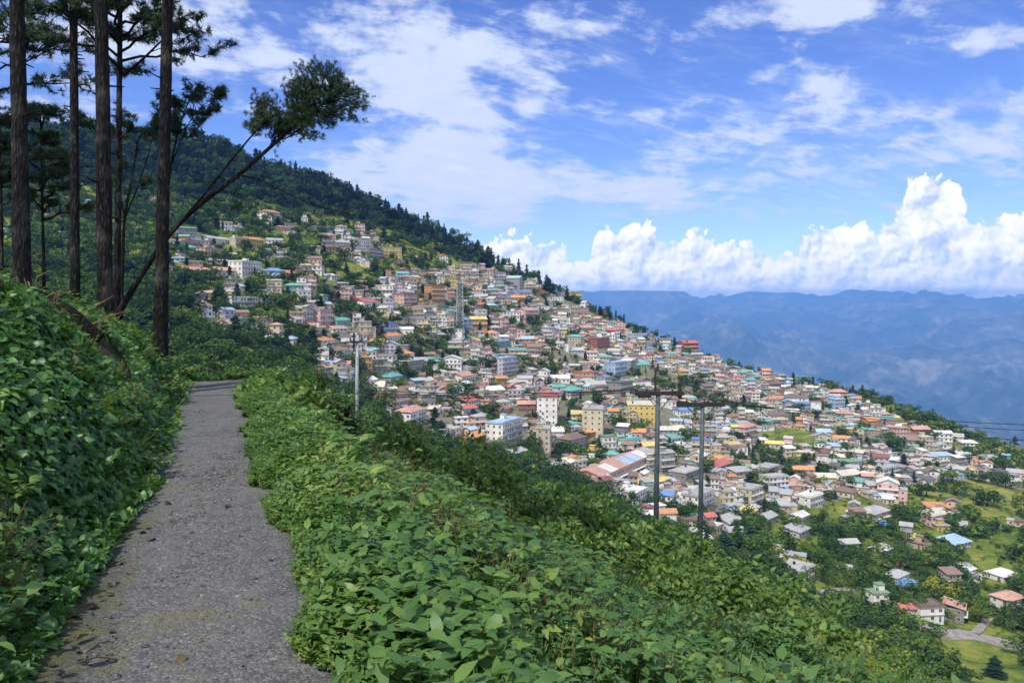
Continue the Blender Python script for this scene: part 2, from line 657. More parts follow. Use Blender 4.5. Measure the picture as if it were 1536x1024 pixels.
def far_z(x, y, terr=True):
    z = _bil(x, y)
    z = z + (fbm(np.asarray(x) / 60, np.asarray(y) / 60, 3, 3) - .5) * 9
    if terr:
        h = 3.4
        q = (z + (fbm(np.asarray(x) / 28, np.asarray(y) / 28, 2, 8) - .5) * 4) / h
        fr = q - np.floor(q)
        z = z + (sstep(.62, 1.0, fr) - fr) * h * 0.62 * np.clip((fbm(np.asarray(x) / 90, np.asarray(y) / 90, 2, 14) - .3) * 4, 0.25, 1)
    return z


def hit(px, py, d0=140.0, d1=1000.0, n=500):
    """where the sight line through a photograph pixel meets the far hillside"""
    d = ray(px, py)
    ds = np.geomspace(d0, d1, n)
    g = EYE + d[2] * ds - far_z(d[0] * ds, ds, False)
    k = np.argmax(g < 0)
    if g[k] >= 0:
        return None
    if k:
        f = g[k - 1] / (g[k - 1] - g[k])
        D = ds[k - 1] + f * (ds[k] - ds[k - 1])
    else:
        D = ds[0]
    return np.array([d[0] * D, D, float(far_z(d[0] * D, D))])


def hits(px, py, d0=140.0, d1=1000.0, n=260):
    px, py = np.asarray(px, float), np.asarray(py, float)
    u, v = (px - 768) / F, (512 - py) / F
    c, s = math.cos(PITCH), math.sin(PITCH)
    yy, zz = c + v * s, -s + v * c
    dx, dz = u / yy, zz / yy
    ds = np.geomspace(d0, d1, n)
    g = EYE + dz[:, None] * ds - _bil(dx[:, None] * ds, np.broadcast_to(ds, (len(px), n))) - 0.0
    neg = g < 0
    k = np.argmax(neg, 1)
    ok = neg.any(1) & (k > 0)
    k = np.maximum(k, 1)
    i = np.arange(len(px))
    f = g[i, k - 1] / (g[i, k - 1] - g[i, k] + 1e-9)
    D = ds[k - 1] + f * (ds[k] - ds[k - 1])
    x, y = dx * D, D
    return np.stack([x, y, far_z(x, y)], 1), ok


def inpoly(pts, poly):
    x, y = pts[:, 0], pts[:, 1]
    poly = np.asarray(poly, float)
    r = np.zeros(len(pts), bool)
    j = len(poly) - 1
    for i in range(len(poly)):
        xi, yi = poly[i]
        xj, yj = poly[j]
        c = ((yi > y) != (yj > y)) & (x < (xj - xi) * (y - yi) / (yj - yi + 1e-12) + xi)
        r ^= c
        j = i
    return r


# regions of the hillside as the photograph shows them
FOREST = [(-200, 120), (200, 190), (300, 190), (400, 220), (500, 250), (600, 290), (700, 335), (790, 385), (880, 425), (900, 462), (868, 444), (815, 436), (775, 412), (715, 398), (655, 376), (600, 350),
          (560, 338), (500, 322), (450, 318), (400, 300), (330, 296), (220, 300), (100, 270), (-200, 250)]
DENSE = [(500, 345), (560, 352), (585, 392), (520, 392), (490, 372), (470, 420), (560, 432), (590, 418), (640, 408), (720, 402), (770, 412), (860, 452), (960, 512), (1100, 557), (1200, 580), (1270, 596), (1330, 620), (1380, 645), (1480, 690), (1536, 712), (1536, 735), (1460, 718),
         (1400, 722), (1350, 735), (1330, 765), (1290, 742), (1250, 752), (1180, 760), (1130, 800), (1060, 830), (960, 790), (850, 705), (700, 675), (600, 640), (540, 590), (470, 570), (480, 520), (455, 480), (465, 430)]
SPARSE = [(250, 345), (480, 345), (560, 400), (480, 430), (470, 500), (480, 520), (400, 520), (300, 500), (250, 420)]
FIELDS = [(1290, 742), (1330, 765), (1350, 735), (1400, 722), (1536, 735), (1536, 980), (1380, 940), (1300, 920), (1180, 880), (1130, 800), (1180, 760)]


def zones(p2):
    f = inpoly(p2, FOREST)
    d = inpoly(p2, DENSE)
    s = inpoly(p2, SPARSE)
    l = inpoly(p2, FIELDS)
    return f, d, s, l


# ------------------------------------------------------------------ ground materials
def ground_mats():
    m, g = mat('hillside_ground')
    p = objpos(g)
    n1 = g.noise(p, 0.022, 5, 0.6)
    n2 = g.noise(p, 0.16, 5, 0.65)
    n3 = g.noise(p, 1.3, 4, 0.6)
    n4 = g.noise(p, 0.7, 4, 0.65)
    grass = g.ramp(n1 * 0.5 + n2 * 0.35 + n4 * 0.22, [(0.38, (0.034, 0.066, 0.014)), (0.47, (0.075, 0.112, 0.020)), (0.56, (0.145, 0.170, 0.030)), (0.64, (0.22, 0.215, 0.05)), (0.72, (0.26, 0.22, 0.10))])
    pz = g.xyz(p)[2]
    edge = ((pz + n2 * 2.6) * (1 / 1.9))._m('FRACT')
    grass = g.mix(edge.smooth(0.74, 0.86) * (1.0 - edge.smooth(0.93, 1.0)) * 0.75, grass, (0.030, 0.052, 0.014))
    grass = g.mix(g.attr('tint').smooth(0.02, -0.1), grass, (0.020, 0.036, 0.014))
    dry = g.mix((n3 - 0.35).smooth(0, .4), (0.10, 0.095, 0.062), (0.27, 0.245, 0.20))
    town = g.attr('tint')
    f = (town * 0.9 + (n2 - 0.5) * 0.9).smooth(0.40, 0.72)
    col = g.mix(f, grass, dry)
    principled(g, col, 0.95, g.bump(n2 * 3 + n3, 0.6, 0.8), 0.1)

    m, g = mat('mountain_ground')
    p = objpos(g)
    n1 = g.noise(p, 0.0011, 6, 0.62)
    n2 = g.noise(p, 0.0062, 6, 0.66)
    col = g.ramp(n1 * 0.62 + n2 * 0.42, [(0.38, (0.016, 0.034, 0.016)), (0.47, (0.032, 0.048, 0.022)), (0.55, (0.09, 0.092, 0.05)), (0.66, (0.26, 0.225, 0.15))])
    principled(g, col, 0.95, g.bump(n2, 0.7, 60), 0.05)

    m, g = mat('bank_soil')
    p = objpos(g)
    n1 = g.noise(p, 3.0, 6, 0.65)
    n2 = g.noise(p, 40.0, 4, 0.6)
    moss = g.noise(p, 1.1, 4, 0.6)
    col = g.ramp(n1, [(0.3, (0.012, 0.010, 0.008)), (0.55, (0.036, 0.029, 0.021)), (0.75, (0.07, 0.06, 0.045))])
    col = g.mix(moss.smooth(0.46, 0.62) * 0.8, col, (0.035, 0.055, 0.012))
    principled(g, col, 0.95, g.bump(n1 + n2 * 0.4, 0.8, 0.05), 0.15)

    m, g = mat('gravel_path')
    p = objpos(g)
    x, y, z = g.xyz(p)
    lat = x * UY - y * UX                       # across the path
    big = g.noise(p, 0.9, 5, 0.6)
    midn = g.noise(p, 5.5, 5, 0.65)
    grit = g.voro(p, 62, 'F1', out='Color')
    grx, gry, grz = g.xyz(grit)
    gd = g.voro(p, 62, 'F1')
    pebx = g.voro(p, 27, 'F1')
    fine = g.noise(p, 240, 3, 0.6)
    base = g.ramp(midn * 0.6 + big * 0.4, [(0.3, (0.044, 0.044, 0.043)), (0.5, (0.092, 0.091, 0.090)), (0.7, (0.145, 0.143, 0.140))])
    base = g.mix(grx.smooth(0.45, 1.0) * 0.6, base, (0.20, 0.20, 0.198))
    base = g.mix(gry.smooth(0.55, 1.0) * 0.45, base, (0.024, 0.024, 0.025))
    base = g.mix((big.smooth(0.56, 0.70)) * 0.45, base, (0.11, 0.09, 0.062))
    edgeL = (lat - (PATH_L + 0.08)) * -1.0
    ragged = midn * 0.55 + big * 0.5 - 0.52
    near_bulge = (y.smooth(2.5, 4.0)) * (y.lin(6.0, 9.5, 1.0, 0.35))
    mossf = (edgeL + ragged * 1.35 + 0.10 + near_bulge * 0.08).smooth(-0.06, 0.34)
    mosscol = g.ramp(midn, [(0.35, (0.030, 0.040, 0.010)), (0.5, (0.085, 0.098, 0.018)), (0.7, (0.15, 0.15, 0.026))])
    soil = g.mix((big * 2.2 - 0.75).clamp(), (0.030, 0.028, 0.024), mosscol)
    col = g.mix(mossf * 0.92, base, soil)
    edgeR = lat - (PATH_R - 0.04)
    col = g.mix((edgeR + ragged * 0.8).smooth(0.0, 0.16) * 0.9, col, g.mix(midn.smooth(.4, .6), (0.060, 0.045, 0.022), (0.070, 0.082, 0.020)))
    far = (midn * big * 3.2 - 0.85).smooth(0.05, 0.3)
    col = g.mix(far * 0.35, col, (0.10, 0.105, 0.03))
    h = gd * -0.6 + pebx * -0.5 + fine * 0.35 + midn * 0.8
    principled(g, col, 0.82, g.bump(h, 0.75, 0.02), 0.3)


ground_mats()


# ------------------------------------------------------------------ ground sheets
def grid_faces(n, m):
    i, j = np.meshgrid(np.arange(n - 1), np.arange(m - 1), indexing='ij')
    a = (i * m + j).ravel()
    return np.stack([a, a + 1, a + m + 1, a + m], 1)


def build_ground():
    # near hill, finer close to the camera
    ss = np.concatenate([np.arange(-14, 0, .5), np.arange(0, 22, .16), np.geomspace(22, 125, 90)])
    tt = np.concatenate([-np.geomspace(14, 1.6, 22), np.arange(-1.5, 2.0, .08), np.geomspace(2.0, 120, 110)])
    S, T = np.meshgrid(ss, tt, indexing='ij')
    X, Y = from_st(S, T)
    Z = near_z(X, Y)
    q = Soup()
    q.add(np.stack([X, Y, Z], -1).reshape(-1, 3), quads=grid_faces(*S.shape)[:, ::-1])
    q.build('near_hill', ['bank_soil'], smooth=True, kind='structure')

    # the path, a thin ragged sheet lying 4 mm proud
    q = Soup()
    rows = []
    sv = np.concatenate([np.arange(-6, 15.6, .12), np.arange(15.6, 19.3, .08)])
    for s in sv:
        w = (vnoise(s * 1.7, 3.1, 2) - .5) * .16 + (vnoise(s * 5, 8.1, 2) - .5) * .07
        w2 = (vnoise(s * 1.9, 7.7, 4) - .5) * .14 + (vnoise(s * 6, 2.1, 4) - .5) * .07
        l = PATH_L - .16 - .38 * (1 - float(sstep(3.5, 9, s))) + w
        r = PATH_R + .20 + w2 * .4 + .95 * float(sstep(16.0, 17.2, s))
        rows.append(np.stack(from_st(np.full(13, s), np.linspace(l, r, 13)), -1))
    P = np.array(rows)
    Z = near_z(P[..., 0], P[..., 1]) + .006 + (fbm(P[..., 0] * 2.2, P[..., 1] * 2.2, 3, 4) - .5) * .02 + .012 - np.array([.05] + [0] * 11 + [.05])[None, :]
    q.add(np.concatenate([P, Z[..., None]], -1).reshape(-1, 3), quads=grid_faces(P.shape[0], 13)[:, ::-1])
    q.build('path', ['gravel_path'], smooth=True, kind='structure')

    # far hillside with its terraces
    aa = np.linspace(R(-47), R(43), 620)
    rr = np.concatenate([np.geomspace(95, 215, 60), np.linspace(216, 980, 420), np.linspace(985, 1400, 40)])
    A, D = np.meshgrid(aa, rr, indexing='ij')
    X, Y = np.sin(A) * D, np.cos(A) * D
    Z = far_z(X, Y)
    p2 = project(np.stack([X, Y, Z], -1).reshape(-1, 3))
    f, d, s, l = zones(p2)
    fd = inpoly(p2, [(1146, 640), (1224, 645), (1226, 674), (1150, 674)])
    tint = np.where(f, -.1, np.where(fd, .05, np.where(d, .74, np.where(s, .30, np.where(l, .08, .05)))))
    q = Soup()
    q.add(np.stack([X, Y, Z], -1).reshape(-1, 3), quads=grid_faces(*A.shape), tint=tint)
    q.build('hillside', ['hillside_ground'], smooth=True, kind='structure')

    # valley and far mountains: one sheet out to the horizon
    aa = np.linspace(R(-75), R(75), 560)
    rr = np.concatenate([[5, 250, 600], np.geomspace(1000, 31000, 300)])
    A, D = np.meshgrid(aa, rr, indexing='ij')
    X, Y = np.sin(A) * D, np.cos(A) * D
    base = np.interp(D, [0, 900, 1500, 2600, 5000, 8000, 12000, 17000, 21500, 24000, 26000, 31000], [-330, -330, -620, -1050, -1480, -1500, -1120, -480, 20, 240, 90, -500])
    amp = np.interp(D, [0, 1500, 3000, 6000, 12000, 24000, 31000], [0, 30, 130, 300, 480, 430, 300])
    rd = ridged(X / 5200 + 3.7, Y / 5200, 7, 2)
    rd2 = ridged(X / 1500, Y / 1500 + 5.0, 5, 12)
    Z = base + amp * (rd - .42) * 2.0 + amp * 1.25 * (rd2 - .4) + amp * .45 * (ridged(X / 620, Y / 620, 3, 31) - .4)
    cap = np.interp(D, [0, 9000, 16000, 23500, 31000], [1e4, 300, 340, 500, 500]) + (fbm(A * 9, A * 0 + D / 9000, 4, 6) - .5) * 130
    Z = np.where(Z > cap - 60, cap - 60 * np.exp(-(np.maximum(Z - cap + 60, 0)) / 60), Z)
    q = Soup()
    q.add(np.stack([X, Y, Z], -1).reshape(-1, 3), quads=grid_faces(*A.shape))
    q.build('mountains', ['mountain_ground'], smooth=True, kind='structure')


build_ground()


def build_haze():
    m, g = mat('haze_air')
    o = g.node('ShaderNodeOutputMaterial')
    v = g.node('ShaderNodeVolumePrincipled')
    v.inputs['Color'].default_value = (0.205, 0.455, 0.97, 1)
    v.inputs['Density'].default_value = 8.1e-5
    v.inputs['Anisotropy'].default_value = 0.0
    g.nt.links.new(v.outputs[0], o.inputs['Volume'])
    q = Soup()
    q.box(-36000, 36000, -3000, 28000, -3000, 545)
    q.build('haze', ['haze_air'], kind='stuff')


build_haze()
#TEREND

# ------------------------------------------------------------------ leaves and bark
def leaf_mat(name, stops, rough=0.5, trans=0.32, spec=0.35):
    m, g = mat(name)
    t = g.attr('tint')
    n = g.noise(objpos(g), 3.0, 2, 0.5)
    col = g.ramp(t * 0.86 + n * 0.28 - 0.07, stops)
    o = g.node('ShaderNodeOutputMaterial')
    b = g.node('ShaderNodeBsdfPrincipled')
    g.put(b.inputs['Base Color'], col)
    b.inputs['Roughness'].default_value = rough
    b.inputs['Specular IOR Level'].default_value = spec
    tr = g.node('ShaderNodeBsdfTranslucent')
    g.put(tr.inputs[0], g.mix(1.0, col, (1.35, 1.5, 0.6), 'MULTIPLY'))
    mx = g.node('ShaderNodeMixShader')
    mx.inputs[0].default_value = trans
    g.nt.links.new(b.outputs[0], mx.inputs[1])
    g.nt.links.new(tr.outputs[0], mx.inputs[2])
    g.nt.links.new(mx.outputs[0], o.inputs[0])


leaf_mat('vine_leaf', [(0.0, (0.030, 0.076, 0.024)), (0.4, (0.070, 0.160, 0.046)), (0.7, (0.115, 0.225, 0.055)), (0.88, (0.18, 0.26, 0.05)), (1.0, (0.25, 0.25, 0.05))], 0.42)
leaf_mat('weed_leaf', [(0.0, (0.015, 0.042, 0.014)), (0.35, (0.038, 0.095, 0.026)), (0.65, (0.082, 0.162, 0.038)), (0.85, (0.160, 0.238, 0.050)), (1.0, (0.26, 0.26, 0.06))], 0.5)
leaf_mat('shrub_leaf', [(0.0, (0.020, 0.046, 0.012)), (0.4, (0.054, 0.112, 0.022)), (0.7, (0.110, 0.180, 0.032)), (0.9, (0.18, 0.225, 0.04)), (1.0, (0.22, 0.21, 0.05))], 0.5)
leaf_mat('pine_needle', [(0.0, (0.010, 0.026, 0.012)), (0.5, (0.026, 0.056, 0.021)), (0.85, (0.056, 0.090, 0.028)), (1.0, (0.10, 0.11, 0.035))], 0.6, 0.15)
leaf_mat('far_conifer', [(0.0, (0.010, 0.026, 0.017)), (0.5, (0.020, 0.046, 0.024)), (0.85, (0.040, 0.070, 0.026)), (1.0, (0.07, 0.09, 0.03))], 0.8, 0.12, 0.1)
leaf_mat('far_broadleaf', [(0.0, (0.016, 0.036, 0.012)), (0.35, (0.038, 0.078, 0.020)), (0.65, (0.085, 0.140, 0.026)), (0.85, (0.165, 0.205, 0.034)), (1.0, (0.34, 0.30, 0.05))], 0.8, 0.2, 0.1)
leaf_mat('dry_stem', [(0.0, (0.03, 0.024, 0.015)), (0.5, (0.12, 0.095, 0.055)), (1.0, (0.30, 0.22, 0.10))], 0.8, 0.1, 0.1)


def bark_mat(name, dark, lite, scale=1.0):
    m, g = mat(name)
    p = objpos(g)
    x, y, z = g.xyz(p)
    v = g.vec(x * 1.0, y * 1.0, z * 0.22)
    c = g.voro(v, 22 * scale, 'F1', detail=1.0)
    n = g.noise(v, 30 * scale, 5, 0.65)
    n2 = g.noise(p, 2.2, 3, 0.5)
    f = c * 0.9 + n * 0.6
    col = g.mix(f.smooth(0.35, 0.95), lite, dark)
    col = g.mix(n2.smooth(0.5, 0.8) * 0.5, col, (0.13, 0.12, 0.10))
    principled(g, col, 0.92, g.bump(f * -1.0, 1.0, 0.05), 0.12)


bark_mat('pine_bark', (0.010, 0.009, 0.009), (0.060, 0.053, 0.049))
bark_mat('twig_bark', (0.012, 0.010, 0.008), (0.05, 0.038, 0.03), 2.0)


def stone_mat():
    m, g = mat('pebble')
    t = g.attr('tint')
    n = g.noise(objpos(g), 60, 3, 0.6)
    col = g.ramp(t * 0.9 + n * 0.2 - 0.1, [(0.0, (0.022, 0.022, 0.022)), (0.5, (0.085, 0.083, 0.082)), (0.85, (0.19, 0.186, 0.18)), (1.0, (0.32, 0.31, 0.29))])
    principled(g, col, 0.8, None, 0.3)
    m, g = mat('dead_leaf')
    t = g.attr('tint')
    col = g.ramp(t, [(0.0, (0.018, 0.014, 0.012)), (0.6, (0.045, 0.034, 0.024)), (1.0, (0.10, 0.075, 0.036))])
    principled(g, col, 0.7, None, 0.2)


stone_mat()


# leaf shapes: base at the origin, tip towards +Y, upper side +Z, length 1
def leaf_big(w=.36, droop=.18):
    ys = [0, .07, .19, .35, .53, .72, .88, 1.0]
    ws = [0.015, w * .52, w * .88, w, w * .88, w * .58, w * .24, 0]
    v, f = [], []
    for y, ww in zip(ys, ws):
        z = .10 * math.sin(y * 2.6) - droop * y * y
        v += [(-ww, y - .10 * ww, z - .16 * ww), (0, y, z), (ww, y - .10 * ww, z - .16 * ww)]
        v[-3] = (-ww, y, z + .22 * ww)
        v[-1] = (ww, y, z + .22 * ww)
    for i in range(len(ys) - 1):
        a = i * 3
        for k in (0, 1):
            p, q, r, t = a + k, a + k + 1, a + k + 4, a + k + 3
            f += [(p, q, r), (p, r, t)]
    return np.array(v, np.float32), np.array(f)


def leaf_mid(w=.30, droop=.22):
    v = [(0, 0, 0), (-w, .38, .03), (0, .42, -.02), (w, .38, .03), (0, 1, -droop)]
    f = [(0, 2, 1), (0, 3, 2), (1, 2, 4), (2, 3, 4)]
    return np.array(v, np.float32), np.array(f)


def leaf_small(w=.24):
    v = [(0, 0, 0), (-w * .85, .26, .04), (w * .85, .26, .04), (-w * .8, .58, .02), (w * .8, .58, .02), (0, 1, -.16)]
    return np.array(v, np.float32), np.array([(0, 2, 1), (1, 2, 4), (1, 4, 3), (3, 4, 5)])


LB, LM, LS = leaf_big(), leaf_mid(), leaf_small()
LLANCE = leaf_big(.175, .34)


def frames(ydir, ndir):
    """(n,3,3) with columns x, y (along the leaf), z (its upper side)"""
    y = ydir / (np.linalg.norm(ydir, axis=1)[:, None] + 1e-9)
    x = np.cross(y, ndir)
    x /= np.linalg.norm(x, axis=1)[:, None] + 1e-9
    z = np.cross(x, y)
    return np.stack([x, y, z], -1)


def near_normal(x, y, e=.12):
    dx = (near_z(x + e, y) - near_z(x - e, y)) / (2 * e)
    dy = (near_z(x, y + e) - near_z(x, y - e)) / (2 * e)
    n = np.stack([-dx, -dy, np.ones_like(dx)], -1)
    return n / np.linalg.norm(n, axis=-1)[..., None]


# ------------------------------------------------------------------ climbing vine over the bank
def bank_hit(px, py):
    """where a sight line first meets the bank, stepping down until it does"""
    for _ in range(60):
        d = ray(px, py)
        ds = np.linspace(3, 16, 400)
        g = near_z(d[0] * ds, ds) - (EYE + d[2] * ds)
        if (g > 0).any():
            k = int(np.argmax(g > 0))
            return np.array([d[0] * ds[k], ds[k]])
        py += 2
    return np.array(at(px, py, 11.0)[:2])


LOG_XY = [bank_hit(*c) for c in ((38, 440), (66, 456), (96, 478), (124, 500), (150, 518))]


def log_dist(lx, ly):
    ld = np.full(len(lx), 9.0)
    for sc in (1.0, .965, .93, .895):               # the log and the trodden earth below it
        for k in range(len(LOG_XY) - 1):
            p0, dv = LOG_XY[k] * sc, (LOG_XY[k + 1] - LOG_XY[k]) * sc
            f = np.clip(((lx - p0[0]) * dv[0] + (ly - p0[1]) * dv[1]) / (dv @ dv), 0, 1)
            ld = np.minimum(ld, np.hypot(lx - p0[0] - f * dv[0], ly - p0[1] - f * dv[1]))
    return ld


def build_vines():
    q = Soup()
    N = 330000
    s = rng.uniform(1.2, 20.5, N)
    a = rng.uniform(-.26, 3.6, N) + .36 * (1 - sstep(3.5, 9, s))
    d2 = s * s + .3
    keep = rng.random(N) < np.clip(34.0 / d2, 0, 1) * np.where(a < 0, np.clip(1 + a / .30, 0, 1) ** 1.4 * (.35 + .65 * (vnoise(s * 1.3, a * 0, 31) > .42)), 1) * np.where(a > 2.6, .5, 1)
    s, a = s[keep], a[keep]
    lx, ly = from_st(s, PATH_L - a)
    free = log_dist(lx, ly) > .30                   # bare earth round the fallen log
    s, a = s[free], a[free]
    t = PATH_L - a
    x, y = from_st(s, t)
    z = near_z(x, y)
    n = near_normal(x, y)
    k = len(x)
    lump = fbm(s * 1.1, a * 1.5, 3, 41)
    off = (.03 + .44 * np.clip(lump - .34, 0, 1) * rng.random(k) ** .6 + .05 * rng.random(k)) * np.clip(.20 + (a + .2) * 1.0, .15, 1)
    pos = np.stack([x, y, z], 1) + n * off[:, None]
    down = np.stack([n[:, 0] * n[:, 2], n[:, 1] * n[:, 2], n[:, 2] ** 2 - 1], 1)
    down /= np.linalg.norm(down, axis=1)[:, None] + 1e-6
    yd = down * rng.uniform(.35, 1.1, (k, 1)) + rng.normal(0, .60, (k, 3)) + n * .22
    nd = n + rng.normal(0, .38, (k, 3)) + np.array([0, 0, .35])
    d = np.hypot(x, y)
    size = np.clip(.058 + .0022 * d, .055, .14) * rng.uniform(.45, 1.5, k)
    M = frames(yd, nd) * size[:, None, None]
    patch = fbm(s * .7, a * .9, 3, 77)
    tint = np.clip(.36 + .55 * (patch - .5) + rng.normal(0, .13, k) + .32 * (fbm(s * 2.3, a * 2.3, 2, 5) > .66), .02, .97)
    near = d < 8.5
    q.scatter(LB, M[near], pos[near], tint[near])
    q.scatter(LM, M[~near], pos[~near], tint[~near])
    q.build('climbing_vines', ['vine_leaf'], smooth=True, kind='stuff')

    # hanging stems between the leaves
    q = Soup()
    for i in range(46):
        s0, a0 = rng.uniform(2.5, 12), rng.uniform(.1, 1.6)
        pts = []
        for j in range(6):
            xx, yy = from_st(s0 + rng.normal(0, .03) + j * .03, PATH_L - a0 + j * .09)
            nn = near_normal(np.array([xx]), np.array([yy]))[0]
            pts.append(np.array([xx, yy, float(near_z(xx, yy))]) + nn * ((.02 + .05 * rng.random()) * (1 if j < 5 else .3)))
        q.tube(pts, .003, 4, cap=False, tint=rng.uniform(.2, .7))
    q.build('vine_stems', ['dry_stem'], kind='stuff')


build_vines()


# ------------------------------------------------------------------ weeds on the slope below the path
def plant(kind):
    """a single weed of unit height as (verts, tris, tint offsets, material per face: 0 leaf, 1 stem)"""
    q = Soup()
    r = np.random.default_rng(hash(kind) % 1000 if isinstance(kind, int) else sum(map(ord, kind)))

    def lf(L, p, yd, nd, size, t):
        M = frames(np.array([yd]), np.array([nd])) * size
        q.scatter(L, M, np.array([p]), np.array([t]))
    if kind.startswith('broad'):
        near = kind.endswith('near')
        top = np.array([r.normal(0, .14), r.normal(0, .14), 1.0])
        nn = 6
        q.tube([(0, 0, -.1), top * .5 + np.array([.03, 0, 0]), top * .97], [.014, .011, .006], 4, m=1, cap=False)
        ph = r.uniform(0, 6)
        for i in range(nn):
            h = .22 + .78 * i / (nn - 1)
            p = top * h
            for j in range(3 if i < nn - 1 else 5):
                an = ph + i * 1.15 + j * 2 * math.pi / (3 if i < nn - 1 else 5) + r.normal(0, .25)
                up = .05 + .75 * (i / (nn - 1)) + r.normal(0, .25)
                yd = np.array([math.cos(an), math.sin(an), up])
                nd = np.array([-math.cos(an) * up, -math.sin(an) * up, 1.0]) + r.normal(0, .32, 3)
                L = LLANCE if near else LM
                lf(L, p, yd, nd, (.25 - .11 * i / (nn - 1)) * r.uniform(.7, 1.2), .12 * (i / nn) + r.normal(0, .05) - .03)
    elif kind.startswith('fine'):
        for i in range(11):
            an = r.uniform(0, 6.28)
            lean = r.uniform(.2, .75)
            ln = r.uniform(.5, 1.0)
            tip = np.array([math.cos(an) * lean * ln, math.sin(an) * lean * ln, ln])
            for j in range(6):
                h = .25 + .75 * j / 5
                p = tip * h * np.array([h, h, 1])
                for sgn in (-1, 1):
                    b = an + sgn * 1.1 + r.normal(0, .3)
                    yd = np.array([math.cos(b), math.sin(b), .25 + r.normal(0, .2)])
                    lf(LS, p, yd, np.array([r.normal(0, .3), r.normal(0, .3), 1.0]), .23 * r.uniform(.7, 1.2), r.normal(0, .06) + .1 * h)
    elif kind.startswith('bush'):
        lob = [(np.array([r.normal(0, .22), r.normal(0, .22), r.uniform(.3, .72)]), r.uniform(.20, .34)) for _ in range(6)]
        for i in range(5):
            c = lob[i][0]
            q.tube([(0, 0, -.1), c * .6, c * 1.25], [.014, .010, .004], 3, m=1, cap=False, tint=r.uniform(-.4, .1))
        k = 150
        li = r.integers(0, 6, k)
        u = r.normal(0, 1, (k, 3))
        u /= np.linalg.norm(u, axis=1)[:, None]
        u[:, 2] = np.where(u[:, 2] < -.3, -u[:, 2], u[:, 2])
        p = np.array([lob[i][0] for i in li]) + u * np.array([lob[i][1] for i in li])[:, None] * r.uniform(.6, 1.15, (k, 1))
        M = frames(u * .7 + r.normal(0, .5, (k, 3)), u + r.normal(0, .5, (k, 3)) + np.array([0, 0, .7])) * (r.uniform(.075, .15, k))[:, None, None]
        q.scatter(LS, M, p, (r.normal(0, .09, k) + (li - 2.5) * .025 + (p[:, 2] - .5) * .1))
    elif kind.startswith('twig'):
        for i in range(12):
            an = r.uniform(0, 6.28)
            lean = r.uniform(.1, .55)
            tip = np.array([math.cos(an) * lean, math.sin(an) * lean, r.uniform(.6, 1.05)])
            mid = tip * .5 + r.normal(0, .05, 3)
            q.tube([(0, 0, -.05), mid, tip], [.012, .008, .004], 3, m=1, cap=False, tint=r.uniform(-.3, .5))
            b = mid + np.array([r.normal(0, .18), r.normal(0, .18), r.uniform(.15, .4)])
            q.tube([mid, b], [.006, .003], 3, m=1, cap=False, tint=r.uniform(-.3, .5))
            for j in range(5):
                p = tip * r.uniform(.45, 1)
                c = r.uniform(0, 6.28)
                lf(LS, p, np.array([math.cos(c), math.sin(c), r.uniform(-.3, .6)]), np.array([r.normal(0, .4), r.normal(0, .4), 1]), .15 * r.uniform(.6, 1.2), r.uniform(-.1, .35))
    else:                                           # grass tuft
        for i in range(22):
            an = r.uniform(0, 6.28)
            le = r.uniform(.1, .6)
            c, s_ = math.cos(an), math.sin(an)
            tip = np.array([c * le, s_ * le, r.uniform(.5, 1)])
            w = np.array([-s_, c, 0]) * .016
            mid = tip * np.array([.35, .35, .62])
            q.add([-w, w, mid - w * .8, mid + w * .8, tip], tris=[(0, 1, 3), (0, 3, 2), (2, 3, 4)], tint=r.uniform(-.15, .3))
    v = np.concatenate(q.v)
    tris = [f for f in q.f3]
    ms = [m for m in q.m3]
    for f, m in zip(q.f4, q.m4):
        tris.append(f[:, [0, 1, 2]])
        tris.append(f[:, [0, 2, 3]])
        ms += [m, m]
    # tubes come as quads; keep face order with materials
    return v, np.concatenate(tris), np.concatenate(q.t), np.concatenate(ms)


